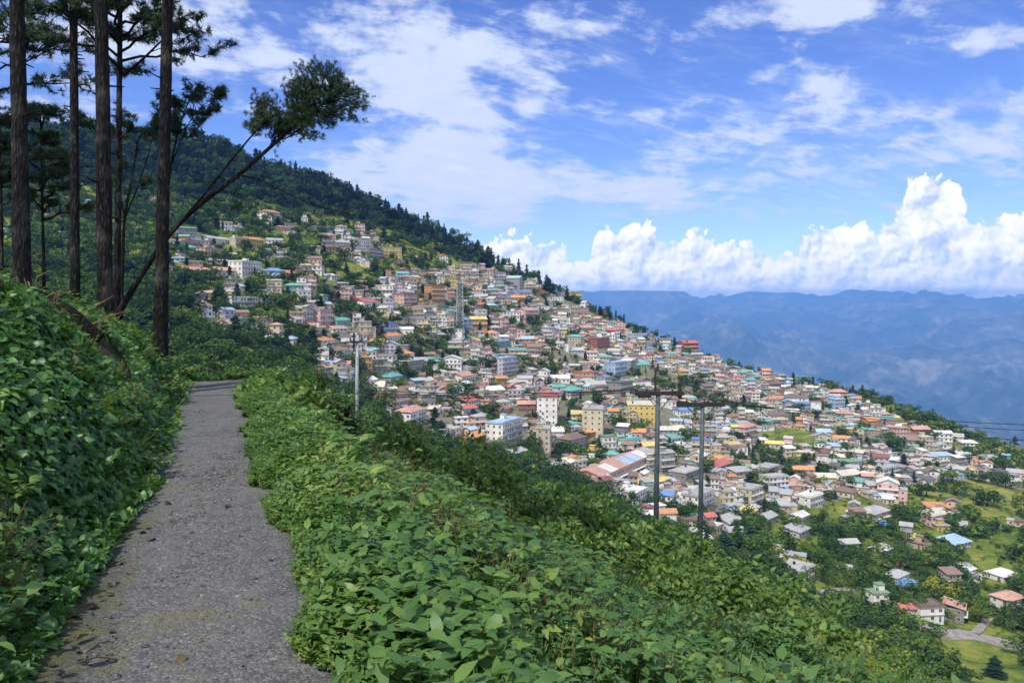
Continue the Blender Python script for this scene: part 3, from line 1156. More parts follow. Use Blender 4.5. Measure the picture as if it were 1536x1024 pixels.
def build_weeds():
    protos = {}
    for k in ('broadA_near', 'broadB_near', 'broadC_near', 'broadA', 'broadB', 'broadC', 'fineA', 'fineB', 'fineC', 'twigA', 'twigB', 'grassA', 'grassB', 'bushA', 'bushB', 'bushC', 'bushD'):
        protos[k] = plant(k)

    def spread(n, d0, d1, ang0, ang1, gamma):
        """points in a fan round the path's near end; gamma 1 = even in log distance"""
        u = rng.random(n)
        d = np.exp(np.log(d0) + (np.log(d1) - np.log(d0)) * u ** gamma)
        an = rng.uniform(R(ang0), R(ang1), n)
        return d * np.sin(an), d * np.cos(an)

    soups = {'path_edge_herbs': Soup(), 'slope_weeds': Soup(), 'slope_brush': Soup()}

    def place(soup, kinds, x, y, size, tint, sink=.0, tilt=.22):
        k = len(x)
        if not k:
            return
        z = near_z(x, y)
        sz = size * rng.uniform(.7, 1.3, k)
        M = rotz(rng.uniform(0, 6.28, k)) @ rotx(rng.normal(0, tilt, k))
        M = M * (sz * rng.uniform(.85, 1.15, k))[:, None, None]
        # plants lean a little out over the slope
        pos = np.stack([x, y, z - sink * sz], 1)
        which = rng.integers(0, len(kinds), k)
        for i, kd in enumerate(kinds):
            w = which == i
            soup.scatter(protos[kd], M[w], pos[w], tint[w])

    # low band hugging the path edge
    n = 5200
    s = np.exp(rng.uniform(np.log(1.6), np.log(17.2), n))
    off = np.abs(rng.normal(0, .38, n)) ** 1.0
    rag = (vnoise(s * 2.1, s * 0, 61) - .5) * .26 + (.10 * (1 - sstep(2, 5, s)))
    t = PATH_R + rag - .07 + off * np.clip(s / 6, .55, 1.2)
    x, y = from_st(s, t)
    tint = np.clip(.56 + .25 * (fbm(x, y, 3, 9) - .5) * 2 + rng.normal(0, .10, n), .05, .97)
    near = s < 6
    place(soups['path_edge_herbs'], ['fineA', 'fineB', 'fineC', 'grassA'], x, y, np.clip(.09 + off * .42, .09, .36), tint)
    # a few sprouts on the left edge at the foot of the bank and on the path's end
    n = 420
    s = np.exp(rng.uniform(np.log(2.6), np.log(17), n))
    t = PATH_L - .3 * (1 - sstep(3.5, 9, s)) + rng.normal(-.05, .10, n)
    x, y = from_st(s, t)
    place(soups['path_edge_herbs'], ['fineA', 'fineC', 'grassB'], x, y, np.full(n, .11), np.clip(rng.normal(.55, .15, n), 0, 1))
    # other herbs pushing through the vines on the bank
    n = 700
    s = np.exp(rng.uniform(np.log(2.6), np.log(17), n))
    t = PATH_L - .34 * (1 - sstep(3.5, 9, s)) - np.abs(rng.normal(.5, .9, n))
    x, y = from_st(s, t)
    tuft_ = (fbm(s * .8, t * .8, 2, 63) > .52) & (log_dist(x, y) > .6)
    place(soups['path_edge_herbs'], ['fineA', 'fineC', 'grassB', 'grassA', 'broadA', 'twigA', 'fineB'], x[tuft_], y[tuft_], np.full(int(tuft_.sum()), .34), np.clip(rng.normal(.50, .17, int(tuft_.sum())), 0, 1), 0, .5)
    n = 900
    s = rng.uniform(18.6, 20.6, n)
    t = rng.uniform(-2.4, 3.4, n)
    x, y = from_st(s, t)
    place(soups['path_edge_herbs'], ['fineA', 'fineB', 'grassA'], x, y, np.clip(rng.normal(.22, .07, n), .1, .4), np.clip(rng.normal(.55, .15, n), 0, 1))

    # broad leaved weeds close by
    x, y = spread(5200, 1.9, 7.2, -24, 46, .92)
    s, t = to_st(x, y)
    b = t - PATH_R
    pn = fbm(x * .55, y * .55, 3, 33)
    k = (b > .32) & (rng.random(len(x)) < np.clip((b - .2) * 1.2, .1, 1)) & (pn > .30)
    x, y, b, pn = x[k], y[k], b[k], pn[k]
    tint = np.clip(.42 + 1.0 * (pn - .5) + rng.normal(0, .08, len(x)) + .12 * np.exp(-b), .05, .95)
    place(soups['slope_weeds'], ['broadA_near', 'broadB_near', 'broadC_near', 'broadA_near', 'broadC_near', 'fineB', 'grassA', 'bushA'], x, y, np.clip(.20 + .18 * b, .22, .46) * np.clip((pn - .28) * 3.2, .35, 1.3), tint)

    # middle distance: mixed weeds, twigs and grass
    x, y = spread(10500, 5.6, 28, -24, 44, 1.0)
    s, t = to_st(x, y)
    b = t - PATH_R
    d = np.hypot(x, y)
    pn = fbm(x * .42, y * .42, 3, 35)
    tw = fbm(x * .16, y * .16, 3, 36)
    k = (b > .45) & (s < 60) & (rng.random(len(x)) < np.clip((b - .3), .1, 1))
    k &= ~((s > 15.7) & (s < 18.8) & (b < 1.3))
    x, y, d, pn, tw, b = x[k], y[k], d[k], pn[k], tw[k], b[k]
    tint = np.clip(.30 + 1.1 * (pn - .5) + rng.normal(0, .09, len(x)) + .30 * np.exp(-b * .5), .03, .9)
    dry = tw > .545
    place(soups['slope_weeds'], ['bushA', 'bushB', 'bushC', 'bushD', 'fineB', 'bushA', 'bushC', 'grassB', 'twigB', 'twigA'], x[~dry], y[~dry], np.clip(.34 + .04 * b[~dry], .30, .75) * np.clip((pn[~dry] - .34) * 4.6, .22, 1.9), tint[~dry], .05)
    place(soups['slope_weeds'], ['twigA', 'twigB', 'grassA', 'bushB', 'twigA', 'grassB', 'twigB', 'fineA'], x[dry], y[dry], np.clip(.45 + .05 * b[dry], .3, .95), np.clip(tint[dry] + .08, 0, 1), .05)

    # farther: brush, sprigs grown together
    x, y = spread(8500, 24, 98, -22, 44, .85)
    s, t = to_st(x, y)
    s0 = np.minimum(19.2 + 1.25 * np.maximum(t, 0), 50)
    b = t - PATH_R
    k = (b > .5) & (s < s0 + 16)
    x, y, b = x[k], y[k], b[k]
    d = np.hypot(x, y)
    pn = fbm(x * .13, y * .13, 3, 37)
    tint = np.clip(.62 + 1.4 * (pn - .5) + rng.normal(0, .12, len(x)), .03, .95)
    place(soups['slope_brush'], ['bushA', 'bushB', 'bushC', 'bushD'], x, y, np.clip(.50 + d * .013, .55, 1.5) * np.clip((pn - .32) * 3.8, .3, 1.75), tint, .12)
    soups['path_edge_herbs'].build('path_edge_herbs', ['weed_leaf', 'dry_stem'], smooth=True, kind='stuff')
    soups['slope_weeds'].build('slope_weeds', ['weed_leaf', 'dry_stem'], smooth=True, kind='stuff')
    soups['slope_brush'].build('slope_brush', ['shrub_leaf', 'dry_stem'], smooth=True, kind='stuff')


build_weeds()


# ------------------------------------------------------------------ shrubs one can tell apart
def shrub_mesh(seed, n_leaves, leaf=.14):
    """a bush of unit radius: leafy sprays over several lobes; returns crown soup"""
    r = np.random.default_rng(seed)
    lobes = [(r.normal(0, .42, 3) * np.array([1, 1, .55]) + np.array([0, 0, .62]), r.uniform(.38, .62)) for _ in range(9)]
    q = Soup()
    k = n_leaves
    li = r.integers(0, len(lobes), k)
    c = np.array([l[0] for l in lobes])[li]
    rad = np.array([l[1] for l in lobes])[li]
    u = r.normal(0, 1, (k, 3))
    u /= np.linalg.norm(u, axis=1)[:, None]
    u[:, 2] = np.where(u[:, 2] < -.35, -u[:, 2], u[:, 2])
    p = c + u * (rad * r.uniform(.62, 1.08, k) ** 1.0)[:, None]
    p[:, 2] = np.maximum(p[:, 2], .02)
    yd = u * .6 + r.normal(0, .55, (k, 3)) + np.array([0, 0, -.05])
    nd = u + r.normal(0, .5, (k, 3)) + np.array([0, 0, .6])
    M = frames(yd, nd) * (leaf * r.uniform(.65, 1.35, k))[:, None, None]
    sprig = r.integers(0, 60, k)
    tint = np.clip(.60 + (r.random(60)[sprig] - .5) * .36 + r.normal(0, .10, k), .02, .95)
    q.scatter(LM, M, p, tint)
    return q


SHRUB = [shrub_mesh(100 + i, 1500, .15) for i in range(5)]
SHRUB_ME = []
for _i, _q in enumerate(SHRUB):
    SHRUB_ME.append(_q.mesh('shrub_crown', ['shrub_leaf'], True))


def shrub_stem_mesh(seed):
    r = np.random.default_rng(seed)
    q = Soup()
    for i in range(7):
        a = r.uniform(0, 6.28)
        q.tube([(r.normal(0, .05), r.normal(0, .05), -.35), (math.cos(a) * .2, math.sin(a) * .2, .35), (math.cos(a) * .45, math.sin(a) * .45, .85)], [.035, .025, .01], 5)
    return q.mesh('shrub_stems', ['twig_bark'])


STEM_ME = [shrub_stem_mesh(7), shrub_stem_mesh(9)]
# photograph column, row of its foot, distance, radius, label
SHRUBS = [
    (408, 612, 19.5, .62, 'dark low shrub at the outer corner where the path bends away'),
    (452, 628, 21, .75, 'shaded round shrub a little beyond the path corner, below the dark corner shrub'),
    (492, 640, 24, 1.05, 'tall dark shrub halfway between the path bend and the concrete pole'),
    (566, 655, 30, 1.55, 'big bright-topped shrub right beside the concrete pole foot'),
    (522, 662, 27, .95, 'small rounded shrub in front of the concrete pole foot'),
    (632, 690, 32, 1.15, 'leafy shrub on the slope crest just right of the big bright-topped shrub'),
    (690, 722, 36, 1.3, 'wide shrub on the crest below the low orange-red house'),
    (735, 735, 39, 1.25, 'shrub on the crest below the blue-roofed grey hotel'),
    (790, 748, 41, 1.55, 'dense shrub on the crest below the tall beige block'),
    (845, 765, 43, 1.7, 'large dark shrub on the crest left of the long market hall'),
    (898, 800, 44, 1.9, 'large domed shrub on the crest below the long market hall'),
    (948, 815, 45, 1.6, 'domed shrub left of the taller steel pole foot'),
    (1034, 876, 42.3, 1.55, 'light green shrub between the feet of the two steel poles'),
    (1098, 862, 50, 1.75, 'shrub on the crest right of the shorter steel pole'),
    (1150, 890, 52, 1.9, 'large shrub on the crest, second right of the shorter steel pole'),
    (1205, 925, 54, 1.9, 'shaded shrub on the crest below the beige flat-roofed house in the valley'),
    (1262, 958, 56, 1.7, 'dark shrub on the crest below the small beige house by the valley road'),
    (1330, 985, 58, 1.8, 'dark shrub on the lowest stretch of the crest, left of the road trees'),
    (1410, 1015, 60, 1.9, 'dark spreading shrub low on the crest under the valley road'),
    (1480, 1030, 62, 2.0, 'outermost shrub on the crest at the right-hand bottom corner'),
    (430, 690, 14.5, .6, 'bushy green shrub near the path edge, below the path corner'),
    (600, 735, 23, .95, 'green shrub in the middle of the slope below the concrete pole'),
    (700, 790, 26, 1.0, 'shrub among dry twigs in the middle of the slope'),
    (800, 830, 29, 1.15, 'shaded shrub in the middle of the slope under the domed crest shrubs'),
    (880, 880, 30, 1.2, 'spreading shrub lower on the slope, left of the taller steel pole line'),
    (980, 930, 33, 1.35, 'spreading shrub straight below the taller steel pole'),
    (1085, 965, 37, 1.5, 'broad shrub straight below the shorter steel pole'),
    (1190, 1005, 41, 1.6, 'broad shrub low on the slope toward the right-hand corner'),
    (1010, 1010, 27, 1.0, 'low shrub by the bottom edge under the two steel poles'),
    (850, 975, 21, .8, 'low yellowish shrub by the bottom edge beside the dry twigs'),
]


def build_shrubs():
    for i, (px, py, d, r, lab) in enumerate(SHRUBS):
        r = r * (1.55 if i >= 20 else .62 if i < 3 else .85 if i < 6 else 1.0)
        p = at(px, py, d)
        z = float(near_z(p[0], p[1])) - (.75 if i < 4 or i == 20 else .3 if i < 8 else 0)
        e = empty('shrub', (p[0], p[1], z), rng.uniform(0, 6.28), label=lab, cat='shrub', group='shrubs on the slope below the path')
        c = put('crown', SHRUB_ME[i % 5], e)
        c.scale = (r, r, r * rng.uniform(.85, 1.1))
        s = put('stem', STEM_ME[i % 2], e)
        s.scale = (r, r, r)


build_shrubs()


# ------------------------------------------------------------------ loose stones and litter on the path
def build_litter():
    q = Soup()
    ico = [(0, 0, 1), (.9, 0, .3), (.28, .85, .35), (-.72, .53, .3), (-.72, -.53, .35), (.28, -.85, .3), (.5, .5, -.4), (-.6, .2, -.4), (.1, -.7, -.4)]
    fc = [(0, 1, 2), (0, 2, 3), (0, 3, 4), (0, 4, 5), (0, 5, 1), (1, 6, 2), (2, 7, 3), (3, 7, 4), (4, 8, 5), (5, 8, 1), (1, 8, 6), (6, 7, 2), (7, 8, 4)]
    P = (np.array(ico, np.float32), np.array(fc))
    n = 22000
    s = 1.6 + 12 * rng.random(n) ** 1.9
    t = rng.uniform(PATH_L - .1, PATH_R + .02, n) * .5 + rng.normal(-.05, .28, n) * .5
    t = np.clip(t, PATH_L - .1, PATH_R)
    cl = fbm(s * 1.2, t * 1.6, 3, 51)
    k = rng.random(n) < np.clip((cl - .36) * 3.0, .04, 1)
    s, t = s[k], t[k]
    x, y = from_st(s, t)
    n = len(x)
    sz = rng.lognormal(math.log(.0055), .48, n).clip(.003, .021)
    M = rotz(rng.uniform(0, 6.28, n)) @ (np.eye(3)[None] * np.stack([sz * rng.uniform(.8, 1.5, n), sz, sz * rng.uniform(.45, .8, n)], 1)[:, None, :])
    q.scatter(P, M, np.stack([x, y, near_z(x, y) + .018], 1), np.clip(rng.normal(.52, .25, n), 0, 1))
    q.build('loose_gravel', ['pebble'], smooth=False, kind='stuff')
    q = Soup()
    n = 170
    s = 2.4 + 9 * rng.random(n) ** 1.6
    t = PATH_L + np.abs(rng.normal(0, .17, n)) - .08
    far = rng.random(n) < .16
    t = np.where(far, rng.uniform(PATH_L, PATH_R, n), t)
    x, y = from_st(s, t)
    pos = np.stack([x, y, near_z(x, y) + .030], 1)
    M = frames(rng.normal(0, 1, (n, 3)) * np.array([1, 1, .12]), np.array([0, 0, 1]) + rng.normal(0, .4, (n, 3))) * rng.uniform(.025, .085, n)[:, None, None]
    q.scatter(leaf_big(.30, .35), M, pos, rng.random(n))
    q.build('fallen_leaves', ['dead_leaf'], smooth=True, kind='stuff')


build_litter()

# ------------------------------------------------------------------ the pines beside the path
def tuft(n, seed, ln=1.0, w=.045):
    """a spray of needles pointing roughly along +Y"""
    r = np.random.default_rng(seed)
    v, f, t = [], [], []
    for i in range(n):
        b = np.array([0, r.uniform(-.45, .35), 0]) + r.normal(0, .03, 3)
        d = np.array([r.normal(0, .62), r.uniform(.25, 1.0), r.normal(0, .62)])
        d = d / np.linalg.norm(d) * ln * r.uniform(.6, 1.05)
        s = np.cross(d, r.normal(0, 1, 3))
        s = s / np.linalg.norm(s) * w
        k = len(v)
        v += [b - s, b + s, b + d]
        f.append((k, k + 1, k + 2))
        t += [0, 0, .1]
    return np.array(v, np.float32), np.array(f), np.array(t, np.float32)


TUFTS = [tuft(26, i) for i in range(4)]


def bent(p0, p1, n=6, sag=0.0, wig=.04, seed=0):
    r = np.random.default_rng(seed)
    p0, p1 = np.asarray(p0, float), np.asarray(p1, float)
    L = np.linalg.norm(p1 - p0)
    out = []
    for i in range(n):
        f = i / (n - 1)
        p = p0 + (p1 - p0) * f
        p = p + np.array([0, 0, sag * L * math.sin(f * math.pi)]) + (r.normal(0, wig * L, 3) if 0 < i < n - 1 else 0)
        out.append(p)
    return np.array(out)


def needles(soup, pts, size, r, spread=.5, tint=.45, aim=None):
    """tufts round twig points"""
    pts = np.asarray(pts, float)
    k = len(pts)
    yd = r.normal(0, 1, (k, 3)) * np.array([1, 1, .55]) + np.array([0, 0, .25])
    if aim is not None:
        yd = yd * .45 + aim * 1.3
    nd = r.normal(0, .5, (k, 3)) + np.array([0, 0, 1])
    M = frames(yd, nd) * (size * r.uniform(.7, 1.25, k))[:, None, None]
    t = np.clip(tint + r.normal(0, .14, k), .02, .95)
    w = r.integers(0, len(TUFTS), k)
    for i in range(len(TUFTS)):
        soup.scatter(TUFTS[i], M[w == i], pts[w == i] + r.normal(0, size * spread * .5, (int((w == i).sum()), 3)), t[w == i])


def bough(wood, green, p0, p1, rad, r, twigs=7, tlen=.45, tuft_size=.22, density=5, start=.35, sag=.06, flat=.6):
    """a limb with side twigs carrying needles"""
    main = bent(p0, p1, 7, sag, .025, int(r.integers(1e6)))
    wood.tube(main, np.linspace(rad, rad * .25, 7), 6)
    L = np.linalg.norm(np.asarray(p1) - np.asarray(p0))
    tips = []
    for i in range(twigs):
        f = start + (1 - start) * (i + r.random() * .6) / twigs
        f = min(f, .99)
        k = f * 6
        a = main[int(k)] + (main[min(int(k) + 1, 6)] - main[int(k)]) * (k - int(k))
        dr = (main[-1] - main[0]) / L
        sd = np.cross(dr, [0, 0, 1])
        sd /= np.linalg.norm(sd) + 1e-6
        sgn = 1 if i % 2 else -1
        d = dr * r.uniform(.35, .9) + sd * sgn * r.uniform(.35, 1.0) + np.array([0, 0, r.normal(.22, .30) * flat])
        ln = tlen * L * (1.15 - .75 * f) * r.uniform(.7, 1.25)
        tw = bent(a, a + d * ln, 5, .05, .04, int(r.integers(1e6)))
        wood.tube(tw, np.linspace(rad * .32, rad * .1, 5), 4, cap=False)
        for j in range(density):
            g = .3 + .7 * (j + r.random()) / density
            kk = min(g, .999) * 4
            tips.append(tw[int(kk)] + (tw[min(int(kk) + 1, 4)] - tw[int(kk)]) * (kk - int(kk)))
        tips.append(tw[-1])
    tips.append(main[-1])
    tips.append(main[-2])
    if tuft_size > 0:
        needles(green, tips, tuft_size, r)
    return tips


def trunk_line(base, top, n=14, sway=.05, seed=0):
    r = np.random.default_rng(seed)
    base, top = np.asarray(base, float), np.asarray(top, float)
    z = np.linspace(0, 1, n)
    ax, ay = r.uniform(0, 6.28, 2)
    w = np.stack([np.sin(z * 5 + ax) - math.sin(ax), np.sin(z * 4.2 + ay) - math.sin(ay), z * 0], 1) * sway
    return base + (top - base) * z[:, None] + w


def bark_tube(q, line, rad, seed, n=20):
    """a trunk with a knobbly outline"""
    line = np.asarray(line, float)
    m = 60
    zz = np.linspace(0, len(line) - 1, m)
    k = np.minimum(zz.astype(int), len(line) - 2)
    P = line[k] + (line[k + 1] - line[k]) * (zz - k)[:, None]
    rr = np.interp(zz, np.arange(len(line)), rad)
    v0 = q.n
    q.tube(P, rr, n, cap=True)
    v = q.v[-1]
    a = np.tile(np.arange(n), m)
    i = np.repeat(np.arange(m), n)
    h = np.linalg.norm(P[i] - P[0], axis=1)
    bump = (vnoise(a * .9 + seed * 7, h * 3.5, seed) - .5) * .16 + (vnoise(a * .35 + seed, h * .8, seed + 3) - .5) * .14
    flare = np.exp(-h / .35) * .45
    c = P[i]
    q.v[-1] = (c + (v - c) * (1 + bump + flare)[:, None]).astype(np.float32)


def build_pines():
    G = 'pines standing beside the path'
    r = np.random.default_rng(5)

    def pine(px_base, py_base, depth, px_top, width_px, height, label, crown_from, crown_r, seed, n_boughs=26, name='pine_tree', tuft_size=.26, low_boughs=(), dens=5):
        b = at(px_base, py_base, depth)
        z0 = float(near_z(b[0], b[1]))
        zb = min(z0, b[2]) - .35
        # column of the top where it leaves the picture (row 0)
        tp = at(px_top, 0, depth + .2)
        f = (zb + height - b[2]) / (tp[2] - b[2])
        top = np.array([b[0] + (tp[0] - b[0]) * f, b[1] + .2 * f, zb + height])
        base = np.array([b[0], b[1], zb])
        e = empty(name, (b[0], b[1], z0), label=label, cat='pine tree', group=G)
        off = -np.array([b[0], b[1], z0])
        rad0 = width_px / F * depth / 2 * .83
        line = trunk_line(base + off, top + off, 14, .03 * height / 20, seed)
        q = Soup()
        bark_tube(q, line, np.linspace(rad0 * 1.04, rad0 * .30, 14), seed)
        rs = np.random.default_rng(seed + 90)
        for _ in range(9):                          # snapped-off stubs
            h = rs.uniform(2.0, min(crown_from, 9))
            k = h / height * 13
            a = line[int(k)] + (line[int(k) + 1] - line[int(k)]) * (k - int(k))
            an, ln = rs.uniform(0, 6.28), rad0 + rs.uniform(.05, .40)
            q.tube([a, a + np.array([math.cos(an) * ln, math.sin(an) * ln, rs.uniform(-.03, .12)])], [.022, .009], 5)
        q.build('trunk', ['pine_bark'], e, smooth=True)
        rr = np.random.default_rng(seed)
        wood, green = Soup(), Soup()
        for i in range(n_boughs):
            h = crown_from + (height - crown_from) * (i + rr.random()) / n_boughs
            f = h / height
            k = f * 13
            a = line[int(min(k, 12))] + (line[min(int(k) + 1, 13)] - line[int(min(k, 12))]) * (k - int(k))
            an = i * 2.4 + rr.normal(0, .4)
            ln = crown_r * (1.0 - .62 * (h - crown_from) / (height - crown_from)) * rr.uniform(.65, 1.15)
            p1 = a + np.array([math.cos(an) * ln, math.sin(an) * ln, ln * rr.uniform(.10, .55)])
            bough(wood, green, a, p1, .035, rr, 7, .5, tuft_size, dens)
        for (h, an, ln, up) in low_boughs:
            k = h / height * 13
            a = line[int(k)] + (line[int(k) + 1] - line[int(k)]) * (k - int(k))
            p1 = a + np.array([math.cos(an) * ln, math.sin(an) * ln, ln * up])
            bough(wood, green, a, p1, .03, rr, 7, .5, tuft_size, 5)
        if wood.n:
            c = green.build('crown', ['pine_needle'], e)
            w = wood.build('boughs', ['twig_bark'], c)
        return e

    # tall trunks, crowns above the picture
    pine(33, 405, 13.2, 25, 29, 19, 'thick dark pine trunk at the left edge, standing where the vine bank is highest', 11.5, 3.0, 1)
    pine(110, 455, 15.5, 113, 17, 18, 'straight slim pine trunk, second of the tall trunks from the left edge', 11.8, 2.4, 2)
    pine(157, 484, 13.8, 151, 27, 20, 'thick rough pine trunk in the middle of the group, paired with a thinner one', 12, 3.0, 3)
    pine(238, 512, 15.2, 245, 24, 19, 'smooth straight pine trunk nearest the path, right-hand end of the group', 12, 2.8, 5)
    # slim pine behind the middle trunk, its crown in the upper left of the picture
    pine(171, 484, 16.8, 178, 14, 12.5, 'slimmer pine right behind the thick middle trunk, feathery crown high up', 6.8, 2.0, 14, 54, tuft_size=.16, dens=11)
    # crown at the left edge; its trunk just out of view
    pine(-46, 420, 18.5, -52, 22, 13, 'pine whose leafy boughs reach in from beyond the left edge', 5.0, 3.0, 16, 56, tuft_size=.17, dens=11)
    # young pines behind, lower crowns
    pine(63, 430, 21.0, 60, 8, 7.6, 'thin young pine with a dark low crown between the first two trunks', 4.4, 1.5, 17, 16, tuft_size=.15, dens=8)
    pine(2, 400, 22.0, -4, 9, 7.2, 'thin dark young pine half hidden behind the thickest trunk at the left edge', 4.8, 1.3, 18, 12, tuft_size=.15, dens=8)

    # thin crooked tree between the middle trunks: bare stems, airy needle fans
    def airy(label, root, stems, seed, depth):
        rr = np.random.default_rng(seed)
        b = at(*root, depth)
        z0 = float(near_z(b[0], b[1]))
        e = empty('sapling', (b[0], b[1], z0), label=label, cat='young tree', group='thin saplings behind the trunks')
        off = -np.array([b[0], b[1], z0])
        wood, green = Soup(), Soup()
        for pts, r0, leafy in stems:
            P = np.array([at(px, py, depth + dd) + off for px, py, dd in pts])
            if pts[0][:2] == root:
                P[0][2] = min(P[0][2], 0) - .5
            m = 18
            zz = np.linspace(0, len(P) - 1, m)
            k = np.minimum(zz.astype(int), len(P) - 2)
            Q = P[k] + (P[k + 1] - P[k]) * (zz - k)[:, None]
            Q[1:-1] = (Q[:-2] + 2 * Q[1:-1] + Q[2:]) / 4
            wood.tube(Q, np.linspace(r0, r0 * .35, m), 7)
            if leafy:
                tip = Q[-1]
                for i in range(leafy):
                    a = Q[int(m * (.62 + .36 * rr.random()))]
                    an = rr.uniform(0, 6.28)
                    ln = rr.uniform(.35, .85)
                    bough(wood, green, a, a + np.array([math.cos(an) * ln, math.sin(an) * ln * .6, ln * rr.uniform(.1, .9)]), .012, rr, 6, .5, .15, 3, .4)
        wood.build('trunk', ['twig_bark'], e, smooth=True)
        green.build('crown', ['pine_needle'], e)

    airy('thin crooked sapling with airy fans of needles, between the middle pair and the end trunk', (178, 500),
         [([(178, 500, 0), (183, 420, 0), (186, 330, .1), (200, 255, .2), (208, 205, .3)], .05, 7),
          ([(186, 330, .1), (205, 285, .2), (222, 235, .3), (232, 190, .4)], .022, 6),
          ([(186, 320, .1), (176, 270, .2), (150, 215, .1), (140, 190, 0)], .02, 5)], 31, 18.0)
    airy('bare leaning sapling whose round airy crown shows right of the end trunk', (244, 470),
         [([(244, 470, 0), (246, 330, 0), (256, 250, .1), (268, 190, .2), (284, 150, .3)], .04, 12),
          ([(258, 245, .1), (280, 190, .2), (296, 165, .3)], .018, 6)], 32, 19.0)

    # the leaning pine
    D = 16.5
    rr = np.random.default_rng(44)
    b = at(176, 474, D)
    z0 = float(near_z(b[0], b[1]))
    e = empty('leaning_pine', (b[0], b[1], z0), label='pine leaning far out to the right over the slope, brush-shaped crown at its end', cat='pine tree', group=G)
    off = -np.array([b[0], b[1], z0])

    def pl(pts):
        P = np.array([at(px, py, D + dd) + off for px, py, dd in pts])
        m = 40
        zz = np.linspace(0, len(P) - 1, m)
        k = np.minimum(zz.astype(int), len(P) - 2)
        Q = P[k] + (P[k + 1] - P[k]) * (zz - k)[:, None]
        for _ in range(3):
            Q[1:-1] = (Q[:-2] + 2 * Q[1:-1] + Q[2:]) / 4
        return Q
    main = pl([(168, 500, 0), (178, 468, 0), (212, 412, .05), (252, 352, .1), (300, 305, .15), (352, 268, .2), (400, 226, .3), (440, 190, .35), (478, 160, .4), (512, 135, .4)])
    q = Soup()
    bark_tube(q, main, np.interp(np.arange(40), [0, 8, 20, 30, 39], [.082, .060, .048, .032, .012]), 9, 14)
    q.build('trunk', ['pine_bark'], e, smooth=True)
    lim = pl([(236, 374, .05), (262, 344, -.1), (300, 300, -.2), (340, 250, -.25), (372, 210, -.25), (398, 182, -.2), (425, 165, -.2)])
    q = Soup()
    bark_tube(q, lim, np.linspace(.034, .011, 40), 12, 12)
    q.build('limb', ['pine_bark'], e, smooth=True)
    bro = pl([(362, 263, .2), (392, 270, .1), (430, 290, 0), (470, 308, 0), (526, 321, 0)])
    q = Soup()
    q.tube(bro, np.linspace(.022, .006, 40), 6)
    wood, green = Soup(), Soup()
    needles(green, [bro[i] + rr.normal(0, .05, 3) for i in (33, 35, 37, 39, 39, 38, 30)], .12, rr)
    # drooping sprig under the crown, tufts low on the trunk
    for px, py in ((415, 232), (422, 240), (410, 225), (432, 243)):
        needles(green, [at(px, py, D + .3) + off], .13, rr)
    for px, py, n in ((330, 268, 5), (345, 285, 5), (318, 300, 4), (365, 300, 5), (352, 310, 4)):
        needles(green, [at(px, py, D + .3) + off + rr.normal(0, .10, 3) for _ in range(n)], .15, rr)
    q.build('broken_branch', ['twig_bark'], e, smooth=True)
    # crown outline read from the photograph: a brush swept to the right
    crown_poly = [(432, 120), (445, 100), (455, 84), (478, 88), (500, 98), (515, 98), (530, 120), (540, 135), (550, 155), (545, 172), (538, 188), (520, 180), (505, 190), (490, 182), (470, 205), (455, 208), (440, 198), (425, 205), (410, 195), (418, 175), (430, 160), (428, 140)]
    small_poly = [(386, 150), (395, 138), (406, 145), (412, 160), (430, 165), (420, 185), (405, 182), (392, 198), (378, 195), (374, 182), (388, 170)]
    for poly, n, frm, base_pts in ((crown_poly, 112, main[24:], main), (small_poly, 28, lim[28:], lim)):
        pts = []
        while len(pts) < n:
            c = np.array([[rr.uniform(370, 555), rr.uniform(80, 212)]])
            if inpoly(c, poly)[0]:
                pts.append(c[0])
        for c in pts:
            tgt = at(c[0], c[1], D + .35 + rr.normal(0, .42)) + off
            # spring from the stem a little back from the tip
            dd = np.linalg.norm(frm - tgt, axis=1)
            a = frm[max(0, int(np.argmin(dd)) - int(rr.integers(1, 4)))]
            ln = np.linalg.norm(tgt - a)
            br = bent(a, tgt, 5, .06, .03, int(rr.integers(1e6)))
            wood.tube(br, np.linspace(.014, .005, 5), 4, cap=False)
            dr = (tgt - a) / (ln + 1e-6)
            tips = [tgt + rr.normal(0, .075, 3) * np.array([1.3, 1.3, .6]) + dr * rr.uniform(-.26, .06) for _ in range(17)]
            needles(green, tips, .100, rr, .6, tint=.55, aim=dr * .6)
    c = green.build('crown', ['pine_needle'], e)
    wood.build('boughs', ['twig_bark'], c)


build_pines()


def build_log():
    # dark fallen trunk and torn roots on the crest of the bank
    P = np.array([(x, y, float(near_z(x, y)) + .09) for x, y in LOG_XY])
    o = P[0].copy()
    q = Soup()
    m = 40
    zz = np.linspace(0, 4, m)
    k = np.minimum(zz.astype(int), 3)
    Q = P[k] + (P[k + 1] - P[k]) * (zz - k)[:, None] - o
    for _ in range(3):
        Q[1:-1] = (Q[:-2] + 2 * Q[1:-1] + Q[2:]) / 4
    bark_tube(q, Q, np.interp(np.arange(m), [0, 10, 25, 39], [.08, .11, .13, .09]), 23, 14)
    e = empty('fallen_log', o, label='dark mossy fallen log lying down the crest of the vine bank', cat='log')
    q.build('trunk', ['twig_bark'], e, smooth=True)
    q = Soup()
    r = np.random.default_rng(3)
    for i in range(26):
        f = r.random()
        a = Q[int(f * 39)] + r.normal(0, .06, 3)
        d = np.array([r.normal(.1, .25), r.normal(0, .2), r.uniform(.08, .45)])
        q.tube([a, a + d * .5 + r.normal(0, .05, 3), a + d + np.array([r.normal(0, .1), 0, -.05])], [.010, .007, .003], 4, tint=r.uniform(.4, 1))
    q.build('root', ['dry_stem'], e)


build_log()

